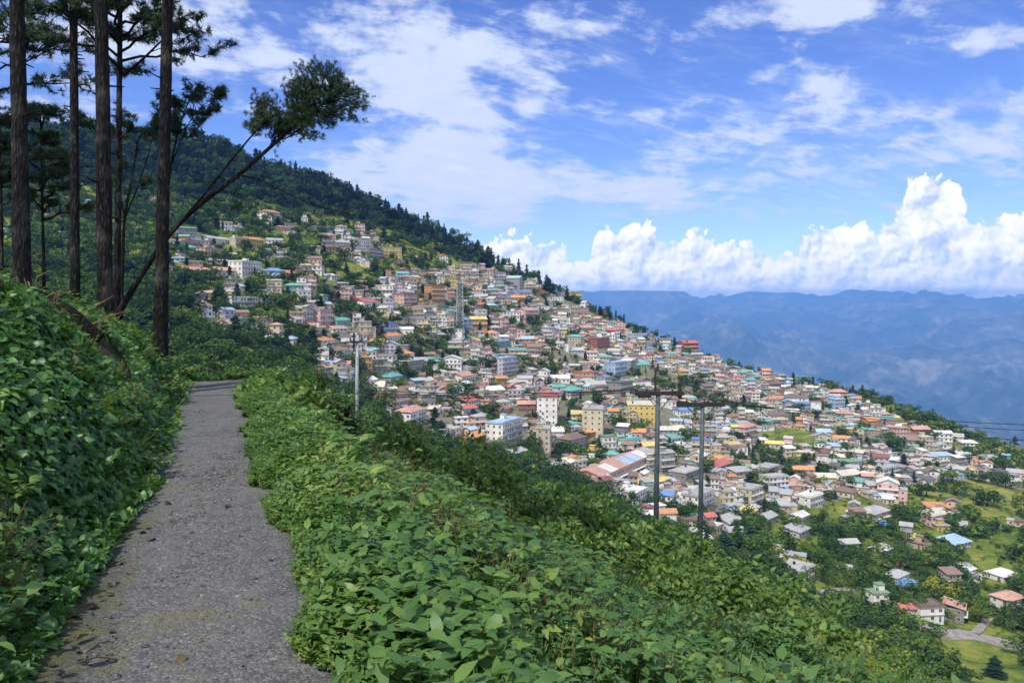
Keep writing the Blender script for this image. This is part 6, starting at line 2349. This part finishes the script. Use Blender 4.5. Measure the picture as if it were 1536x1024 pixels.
    for (x, y, zc, an, ww, wh) in wins:
        k = put('window', WIN_ME, o, (x, y, zc), an)
        k.scale = (ww, 1, wh)
    q = Soup()
    for i in range(9):
        x = -ln / 2 + ln * (i + .5) / 9
        q.box(x - .22, x + .22, -9.2, -8.8, -4, 3.1)
    q.box(-ln / 2, ln / 2, -9.4, -7.51, 3.102, 3.4)
    q.build('arcade', ['wall_white'], o)
    return HS


HS = build_town()

# ------------------------------------------------------------------ trees of the hillside
def conifer(seed, n=150, slim=.2):
    r = np.random.default_rng(seed)
    v, f, t = [], [], []
    h0 = r.uniform(.12, .3)
    for i in range(n):
        z = h0 + (1 - h0) * (i / n) ** .85
        rad = slim * (1.04 - z) ** .52 * r.uniform(.45, 1.2) * (1 + .25 * math.sin(z * 23 + seed))
        a = r.uniform(0, 6.283)
        c, s = math.cos(a), math.sin(a)
        tip = np.array([c * rad, s * rad, z - .03 + r.normal(0, .02)])
        b = np.array([c * rad * .1, s * rad * .1, z + .03])
        w = np.array([-s, c, 0]) * rad * .42 + np.array([0, 0, r.normal(0, .012)])
        m = (tip + b) / 2
        k = len(v)
        v += [b, m - w, tip, m + w]
        f += [(k, k + 1, k + 2), (k, k + 2, k + 3)]
        tt = r.normal(0, .10)
        t += [tt, tt, tt + .10, tt]
    return np.array(v, np.float32), np.array(f), np.array(t, np.float32)


def broad(seed, n=210, squash=.85, s0=.035, s1=.075):
    r = np.random.default_rng(seed)
    lob = [(np.array([r.normal(0, .20), r.normal(0, .20), .56 + r.normal(0, .14)]), r.uniform(.16, .30)) for _ in range(8)]
    v, f, t = [], [], []
    for i in range(n):
        c, rad = lob[i % 8]
        u = r.normal(0, 1, 3)
        u /= np.linalg.norm(u)
        p = c + u * rad * r.uniform(.75, 1.1) * np.array([1, 1, squash])
        p[2] = max(p[2], .06)
        s = r.uniform(s0, s1)
        e1 = np.cross(u, r.normal(0, 1, 3))
        e1 /= np.linalg.norm(e1)
        e2 = np.cross(u, e1) + u * r.normal(0, .5)
        k = len(v)
        v += [p - e1 * s, p + e2 * s * .8 - u * .02, p + e1 * s, p - e2 * s * .9 + u * .02]
        f += [(k, k + 1, k + 2), (k, k + 2, k + 3)]
        tt = r.normal(0, .11) + (i % 8 - 3.5) * .018
        t += [tt] * 4
    return np.array(v, np.float32), np.array(f), np.array(t, np.float32)


def trunk_proto(h, rad):
    q = Soup()
    q.tube([(0, 0, -.15), (0.01, 0, h * .5), (0, .01, h)], [rad, rad * .7, rad * .35], 5)
    f = [np.concatenate(q.f3)] + [x[:, [0, 1, 2]] for x in q.f4] + [x[:, [0, 2, 3]] for x in q.f4]
    return np.concatenate(q.v), np.concatenate(f)


CONI = [conifer(i, 170, s) for i, s in enumerate((.20, .25, .29, .34, .18))]
BROAD = [broad(20 + i, 330, s) for i, s in enumerate((.85, .8, 1.0, .7, .9))]
FINE = [broad(20 + i, 820, s, .020, .046) for i, s in enumerate((.85, .8, 1.0, .7, .9))]
CTR, BTR = trunk_proto(.9, .016), trunk_proto(.55, .026)


def proto_mesh(name, p, material, tint):
    q = Soup()
    q.add(p[0], tris=p[1], tint=np.clip(tint + (p[2] if len(p) > 2 else 0), .02, .98))
    return q.mesh(name, [material])


def build_trees():
    r = np.random.default_rng(55)
    T = []                                          # (px, py, kind, height m, tint)

    def add(px, py, kind, h, tint, w=1.0, must=0):
        T.append([px, py, kind, h, tint, w, must])

    # pines standing along the ridge line
    ridge = [(c[0], c[1]) for c in _ridge]
    rx, ry = [c[0] for c in ridge], [c[1] for c in ridge]
    x = 196.0
    while x < 1330:
        dens = 7.0 if x < 800 else (9.5 if x < 960 else 13)
        x += dens * r.uniform(.6, 1.5)
        y = np.interp(x, rx, ry)
        hh = r.uniform(9, 16) if x < 860 else r.uniform(5, 12)
        kd = 'c' if (r.random() < (.55 if x > 430 else .35)) else 'b'
        add(x, y + r.uniform(2, 7), kd, hh * (1 if kd == 'c' else .85), np.clip(r.normal(.38 if kd == 'c' else .25, .12), .05, .8), r.uniform(.85, 1.25), 1)
    for px, py, kd, h, tn in ((1015, 505, 'b', 12, .22), (1047, 522, 'c', 16, .3), (1093, 530, 'c', 12, .3), (1108, 534, 'c', 10, .3), (1147, 540, 'c', 9, .3), (985, 492, 'c', 9, .3), (968, 484, 'b', 9, .25), (955, 480, 'c', 12, .3),
                              (778, 412, 'c', 17, .3), (790, 416, 'c', 15, .35), (808, 424, 'c', 16, .3), (820, 430, 'c', 16, .3), (745, 384, 'c', 16, .35), (1180, 552, 'b', 9, .25), (1168, 546, 'b', 8, .25), (840, 438, 'c', 11, .3)):
        add(px, py + 4, kd, h, tn, 1.2, 1)
    nr = len(T)
    # single trees the photograph makes plain
    for px, py, kd, h, tn, w in ((1408, 902, 'b', 9, .93, 1.2), (1428, 906, 'b', 8, .95, 1.1), (1420, 925, 'b', 7, .9, 1.1), (1306, 880, 'b', 11, .2, 1.6), (1432, 1000, 'c', 7, .3, 1.5), (1492, 1012, 'c', 7, .3, 1.6), (1240, 810, 'b', 9, .2, 1.4), (1180, 822, 'b', 9, .2, 1.4),
                                 (1245, 830, 'b', 9, .22, 1.4), (1365, 915, 'b', 6, .3, 1.3), (1350, 955, 'b', 8, .25, 1.5), (1396, 962, 'b', 7, .25, 1.4), (1300, 930, 'b', 7, .25, 1.4), (1330, 940, 'b', 7, .22, 1.5), (662, 615, 'b', 9, .25, 1.1), (735, 555, 'b', 10, .22, 1.4), (710, 552, 'b', 9, .25, 1.3),
                                 (832, 560, 'b', 10, .25, 1.4), (340, 392, 'b', 9, .2, 1.3), (294, 398, 'b', 10, .2, 1.5), (318, 398, 'b', 8, .2, 1.2), (430, 405, 'b', 12, .3, 1.6), (415, 402, 'b', 9, .9, .8), (376, 438, 'b', 9, .2, 1.3), (353, 515, 'c', 12, .3, 1.8), (470, 515, 'c', 12, .3, 1.6),
                                 (937, 690, 'b', 9, .22, 1.3), (910, 690, 'b', 8, .25, 1.2), (1240, 715, 'b', 9, .25, 1.4), (1262, 712, 'b', 9, .3, 1.4), (270, 480, 'b', 12, .2, 1.6), (255, 500, 'b', 12, .3, 1.6), (640, 560, 'b', 7, .5, 1.0), (606, 470, 'b', 8, .25, 1.2), (700, 470, 'b', 9, .3, 1.2),
                                 (795, 600, 'b', 8, .25, 1.0), (880, 720, 'b', 7, .3, 1.2), (1480, 760, 'b', 10, .2, 1.6), (1430, 740, 'b', 11, .25, 1.6), (1390, 745, 'b', 10, .2, 1.6), (1345, 745, 'b', 8, .3, 1.4), (1500, 725, 'b', 10, .3, 1.5)):
        add(px, py, kd, h, tn, w, 1)
    n1 = len(T)
    # everything else: thrown by zone
    occ = np.array([(h['px'], h['py'] - h['hp'] * .35, h['wp'], h['hp']) for h in HS])
    n = 52000
    cx, cy_ = r.uniform(-260, 1600, n), r.uniform(180, 1010, n)
    W, ok = hits(cx, cy_, 105.0)
    P2 = np.stack([cx, cy_], 1)
    f_, d_, s_, l_ = zones(P2)
    strip = np.abs(cy_ - np.interp(cx, rx, ry)) < np.where(cx > 900, 16, 8)
    pt = [t[:2] for t in T]
    grid = {}
    keep = []
    clump = fbm(W[:, 0] / 30, W[:, 1] / 30, 2, 91)
    green = fbm(W[:, 0] / 42, W[:, 1] / 42, 2, 23)
    mead = fbm(W[:, 0] / 55, W[:, 1] / 55, 3, 95)
    road_zone = inpoly(P2, [(1365, 928), (1400, 932), (1545, 948), (1545, 1022), (1480, 1015), (1365, 985)])
    field = road_zone | inpoly(P2, [(1146, 640), (1224, 645), (1226, 674), (1150, 674)])
    for i in range(n):
        if not ok[i]:
            continue
        D = W[i, 1]
        if f_[i]:
            sp, pr = 4.9, 1
        elif d_[i]:
            sp, pr = 10, (.95 if green[i] > .60 else .62)
        elif s_[i]:
            sp, pr = 9, .55
        elif l_[i]:
            sp, pr = 10.5, (.60 if mead[i] < .40 else .40)
        elif strip[i]:
            sp, pr = 8, .9
        else:
            sp, pr = 8.5 if cy_[i] < 480 else 11, .9
        if float(_hash(np.array(int(cx[i] / sp)), np.array(int(cy_[i] / (sp * .62))), 19)) > pr or field[i]:
            continue
        if d_[i] or s_[i] or l_[i]:
            k = (np.abs(occ[:, 0] - cx[i]) < occ[:, 2] * .42) & (np.abs(occ[:, 1] - cy_[i] + 3) < occ[:, 3] * .42)
            if k.any():
                continue
            # do not stand right in front of a house
            k = (np.abs(occ[:, 0] - cx[i]) < occ[:, 2] * .45) & (cy_[i] - occ[:, 1] > 0) & (cy_[i] - occ[:, 1] < occ[:, 3] * .5 + 7)
            if k.any() and r.random() < .6:
                continue
        gx, gy = int(cx[i] / 14), int(cy_[i] / 14)
        bad = False
        for ax in (-1, 0, 1):
            for ay in (-1, 0, 1):
                for (a, b) in grid.get((gx + ax, gy + ay), ()):
                    if ((a - cx[i]) / sp) ** 2 + ((b - cy_[i]) / (sp * .62)) ** 2 < 1:
                        bad = True
        if bad:
            continue
        grid.setdefault((gx, gy), []).append((cx[i], cy_[i]))
        if f_[i]:
            kd = 'c' if r.random() < .5 else 'b'
            h = r.uniform(10, 16) if kd == 'c' else r.uniform(7, 12)
            tn = r.normal(.34, .13) if kd == 'c' else r.normal(.13, .08)
        elif d_[i]:
            kd = 'c' if r.random() < .22 else 'b'
            h = r.uniform(4.0, 9.0)
            tn = r.normal(.34, .15)
        elif l_[i]:
            kd = 'c' if r.random() < .06 else 'b'
            h = r.uniform(1.0, 3.0) if mead[i] > .43 else r.uniform(4, 8.5)
            tn = r.normal(.62 if mead[i] > .45 else .44, .16)
        else:
            kd = 'c' if r.random() < .22 else 'b'
            h = r.uniform(4, 10)
            tn = r.normal(.30 if cx[i] < 1000 else .48, .15)
        T.append([cx[i], cy_[i], kd, h, float(np.clip(tn, .03, .85)), r.uniform(.9, 1.35) * (1.35 if kd == 'c' else 1.25 if not f_[i] else 1.1), 0])
    px = np.array([t[0] for t in T])
    py = np.array([t[1] for t in T])
    W, ok = hits(px, py, 105.0)
    D = W[:, 1]
    hpx = np.array([t[3] for t in T]) * F / D
    must = np.array([t[6] for t in T])
    inside = (px > 0) & (px < 1536) & (py < 1015)
    hidden = near_hides(W)
    score = hpx * (1 + 2.0 * must) * inside * ok * (~hidden)
    # forest inside the mass stays mass: only its front and the ridge count as single trees
    f_, d_, s_, l_ = zones(np.stack([px, py], 1))
    score = np.where(f_ & (must == 0), score * .3, score)
    order = np.argsort(-score)
    indiv = set(int(i) for i in order[:290] if score[i] > 0)
    marks = [('lattice tower', 690, 460), ('tall white red-roofed block', 836, 612), ('taller steel pole', 985, 700), ('shorter steel pole', 1051, 715), ('concrete pole', 535, 560), ('big white three-storey block', 378, 404), ('deep blue house', 586, 490),
             ('yellow ridge house', 862, 445), ('tall pale yellow block', 905, 632), ('broad balconied hotel', 769, 648), ('long market hall', 915, 705), ('long low white building', 372, 452), ('turquoise red-roofed building', 1086, 698),
             ('red ridge house', 1037, 520), ('bright blue roof', 1208, 608), ('pink arched hall', 1408, 778), ('beige roadside house', 1210, 864), ('green sheet roof', 1327, 627), ('lavender four-storey building', 765, 548), ('orange villa roofs', 412, 322),
             ('tall cream house', 1391, 660), ('turquoise ridge house', 1201, 570), ('terraced green field', 1186, 658), ('crown of the leaning pine', 490, 150), ('long grey roof', 331, 358), ('salmon long roof', 345, 486), ('end pine trunk', 240, 350), ('white-roofed shed', 1450, 855)]
    L, LA = Labeller(marks), Labeller(marks)
    LA.used = L.used
    looks = []
    for i, t in enumerate(T):
        kd, tn = t[2], t[4]
        col = ('dark', 'deep green', 'mid green', 'light green', 'yellow')[0 if tn < .25 else 1 if tn < .4 else 2 if tn < .55 else 3 if tn < .86 else 4]
        size = 'small' if hpx[i] < 13 else 'tall' if (t[3] > 11 and kd == 'c') else 'medium' if hpx[i] < 26 else 'big'
        on = 'on the ridge line' if i < nr else 'among the houses' if d_[i] else 'in the valley fields' if l_[i] else 'on the green slope'
        look = f"{size} {col} {'conifer' if kd == 'c' else 'bushy tree'} {on}"
        looks.append(look)
        if ok[i] and not hidden[i] and 0 < px[i] < 1536:
            LA.add(look, px[i], py[i])
        if i in indiv:
            L.add(look, px[i], py[i])
    mes = {}
    forest, hill = Soup(), Soup()
    fs = {k: [] for k in ('f', 'h')}
    miss = 0
    for i, t in enumerate(T):
        if not ok[i]:
            continue
        kd, h, tn, w = t[2], t[3], t[4], t[5]
        pi = i % 5
        rz = r.uniform(0, 6.28)
        if i in indiv:
            lab = LA.label(looks[i], px[i], py[i]) or L.label(looks[i], px[i], py[i])
            if lab is None:
                lab = looks[i] + ', one of several close together'
                miss += 1
            tb = round(tn * 6) / 6
            fine = kd == 'b' and hpx[i] > 19
            key = (kd, pi, tb, fine)
            if key not in mes:
                mes[key] = proto_mesh('crown', (CONI if kd == 'c' else FINE if fine else BROAD)[pi], 'far_conifer' if kd == 'c' else 'far_broadleaf', tb)
            if kd not in mes:
                mes[kd] = proto_mesh('trunk', CTR if kd == 'c' else BTR, 'twig_bark', .5)
            o = empty('conifer' if kd == 'c' else 'broadleaf_tree', W[i], rz, label=lab, cat='tree', group='conifers of the hillside' if kd == 'c' else 'broadleaf trees of the hillside')
            for nm, me in (('trunk', mes[kd]), ('crown', mes[key])):
                c = put(nm, me, o)
                c.scale = (h * w, h * w, h)
        else:
            fs['f' if f_[i] else 'h'].append((W[i], kd, pi, h, w, tn, rz))
    for key, name in (('f', 'forest'), ('h', 'hillside_trees')):
        q = Soup()
        for kd in 'cb':
            for pi in range(10):
                sel = [e for e in fs[key] if e[1] == kd and e[2] == pi % 5 and (kd == 'b' and np.hypot(e[0][0], e[0][1]) < 400) == (pi > 4)]
                if not sel:
                    continue
                pos = np.array([e[0] for e in sel])
                h = np.array([e[3] for e in sel])
                w = np.array([e[4] for e in sel])
                tn = np.array([e[5] for e in sel])
                M = rotz([e[6] for e in sel]) * np.stack([h * w, h * w, h], 1)[:, None, :]
                pr = (CONI if kd == 'c' else FINE if pi > 4 else BROAD)[pi % 5]
                q.scatter(pr, M, pos, tn, m=0 if kd == 'c' else 1)
                tr = CTR if kd == 'c' else BTR
                q.scatter(tr, M, pos, np.full(len(pos), .5), m=2)
        if q.n:
            q.build(name, ['far_conifer', 'far_broadleaf', 'twig_bark'], kind='stuff')
    print('trees', len(T), 'single', len(indiv), 'unlabelled', miss, 'houses', len(HS))


def near_hides(W):
    """whether the near hill stands between the camera and points of the far hillside"""
    res = np.zeros(len(W), bool)
    for f in np.linspace(.05, .5, 60):
        x, y, z = W[:, 0] * f, W[:, 1] * f, EYE + (W[:, 2] + 4 - EYE) * f
        d = np.hypot(x, y)
        res |= (d < 75) & (d > 4) & (near_z(x, y) > z)
    return res


build_trees()


# ------------------------------------------------------------------ roads of the valley
def build_roads():
    m, g = mat('asphalt_road')
    n = g.noise(objpos(g), .5, 5, .6)
    principled(g, g.ramp(n, [(.3, (.15, .135, .12)), (.7, (.30, .265, .235))]), .9)

    def road(pts, width, name):
        P = np.array([hit(*p) for p in pts])
        m_ = 60
        zz = np.linspace(0, len(P) - 1, m_)
        k = np.minimum(zz.astype(int), len(P) - 2)
        Q = P[k] + (P[k + 1] - P[k]) * (zz - k)[:, None]
        for _ in range(4):
            Q[1:-1] = (Q[:-2] + 2 * Q[1:-1] + Q[2:]) / 4
        t = np.gradient(Q, axis=0)[:, :2]
        t /= np.linalg.norm(t, axis=1)[:, None]
        nn = np.stack([-t[:, 1], t[:, 0]], 1)
        zc = np.array([max(float(far_z(*(q[:2] + s * v))) for s in np.linspace(-width / 2, width / 2, 5)) for q, v in zip(Q, nn)]) + .15
        for _ in range(3):
            zc[1:-1] = np.maximum(zc[1:-1], (zc[:-2] + 2 * zc[1:-1] + zc[2:]) / 4)
        rows = []
        for (q, v, z) in zip(Q, nn, zc):
            a, b = q[:2] - v * width / 2, q[:2] + v * width / 2
            rows.append([(a[0], a[1], z - 2.5), (a[0], a[1], z), (b[0], b[1], z), (b[0], b[1], z - 2.5)])
        R_ = np.array(rows)
        s = Soup()
        s.add(R_.reshape(-1, 3), quads=grid_faces(m_, 4))
        s.build(name, ['asphalt_road'], kind='structure')
    road([(1372, 938), (1400, 944), (1440, 950), (1480, 956), (1536, 968), (1600, 985)], 8.5, 'valley_road')
    road([(1190, 893), (1225, 889), (1262, 884), (1300, 881)], 3.6, 'lane')
    road([(1536, 905), (1500, 912), (1480, 930), (1462, 950)], 3.0, 'side_lane')


build_roads()
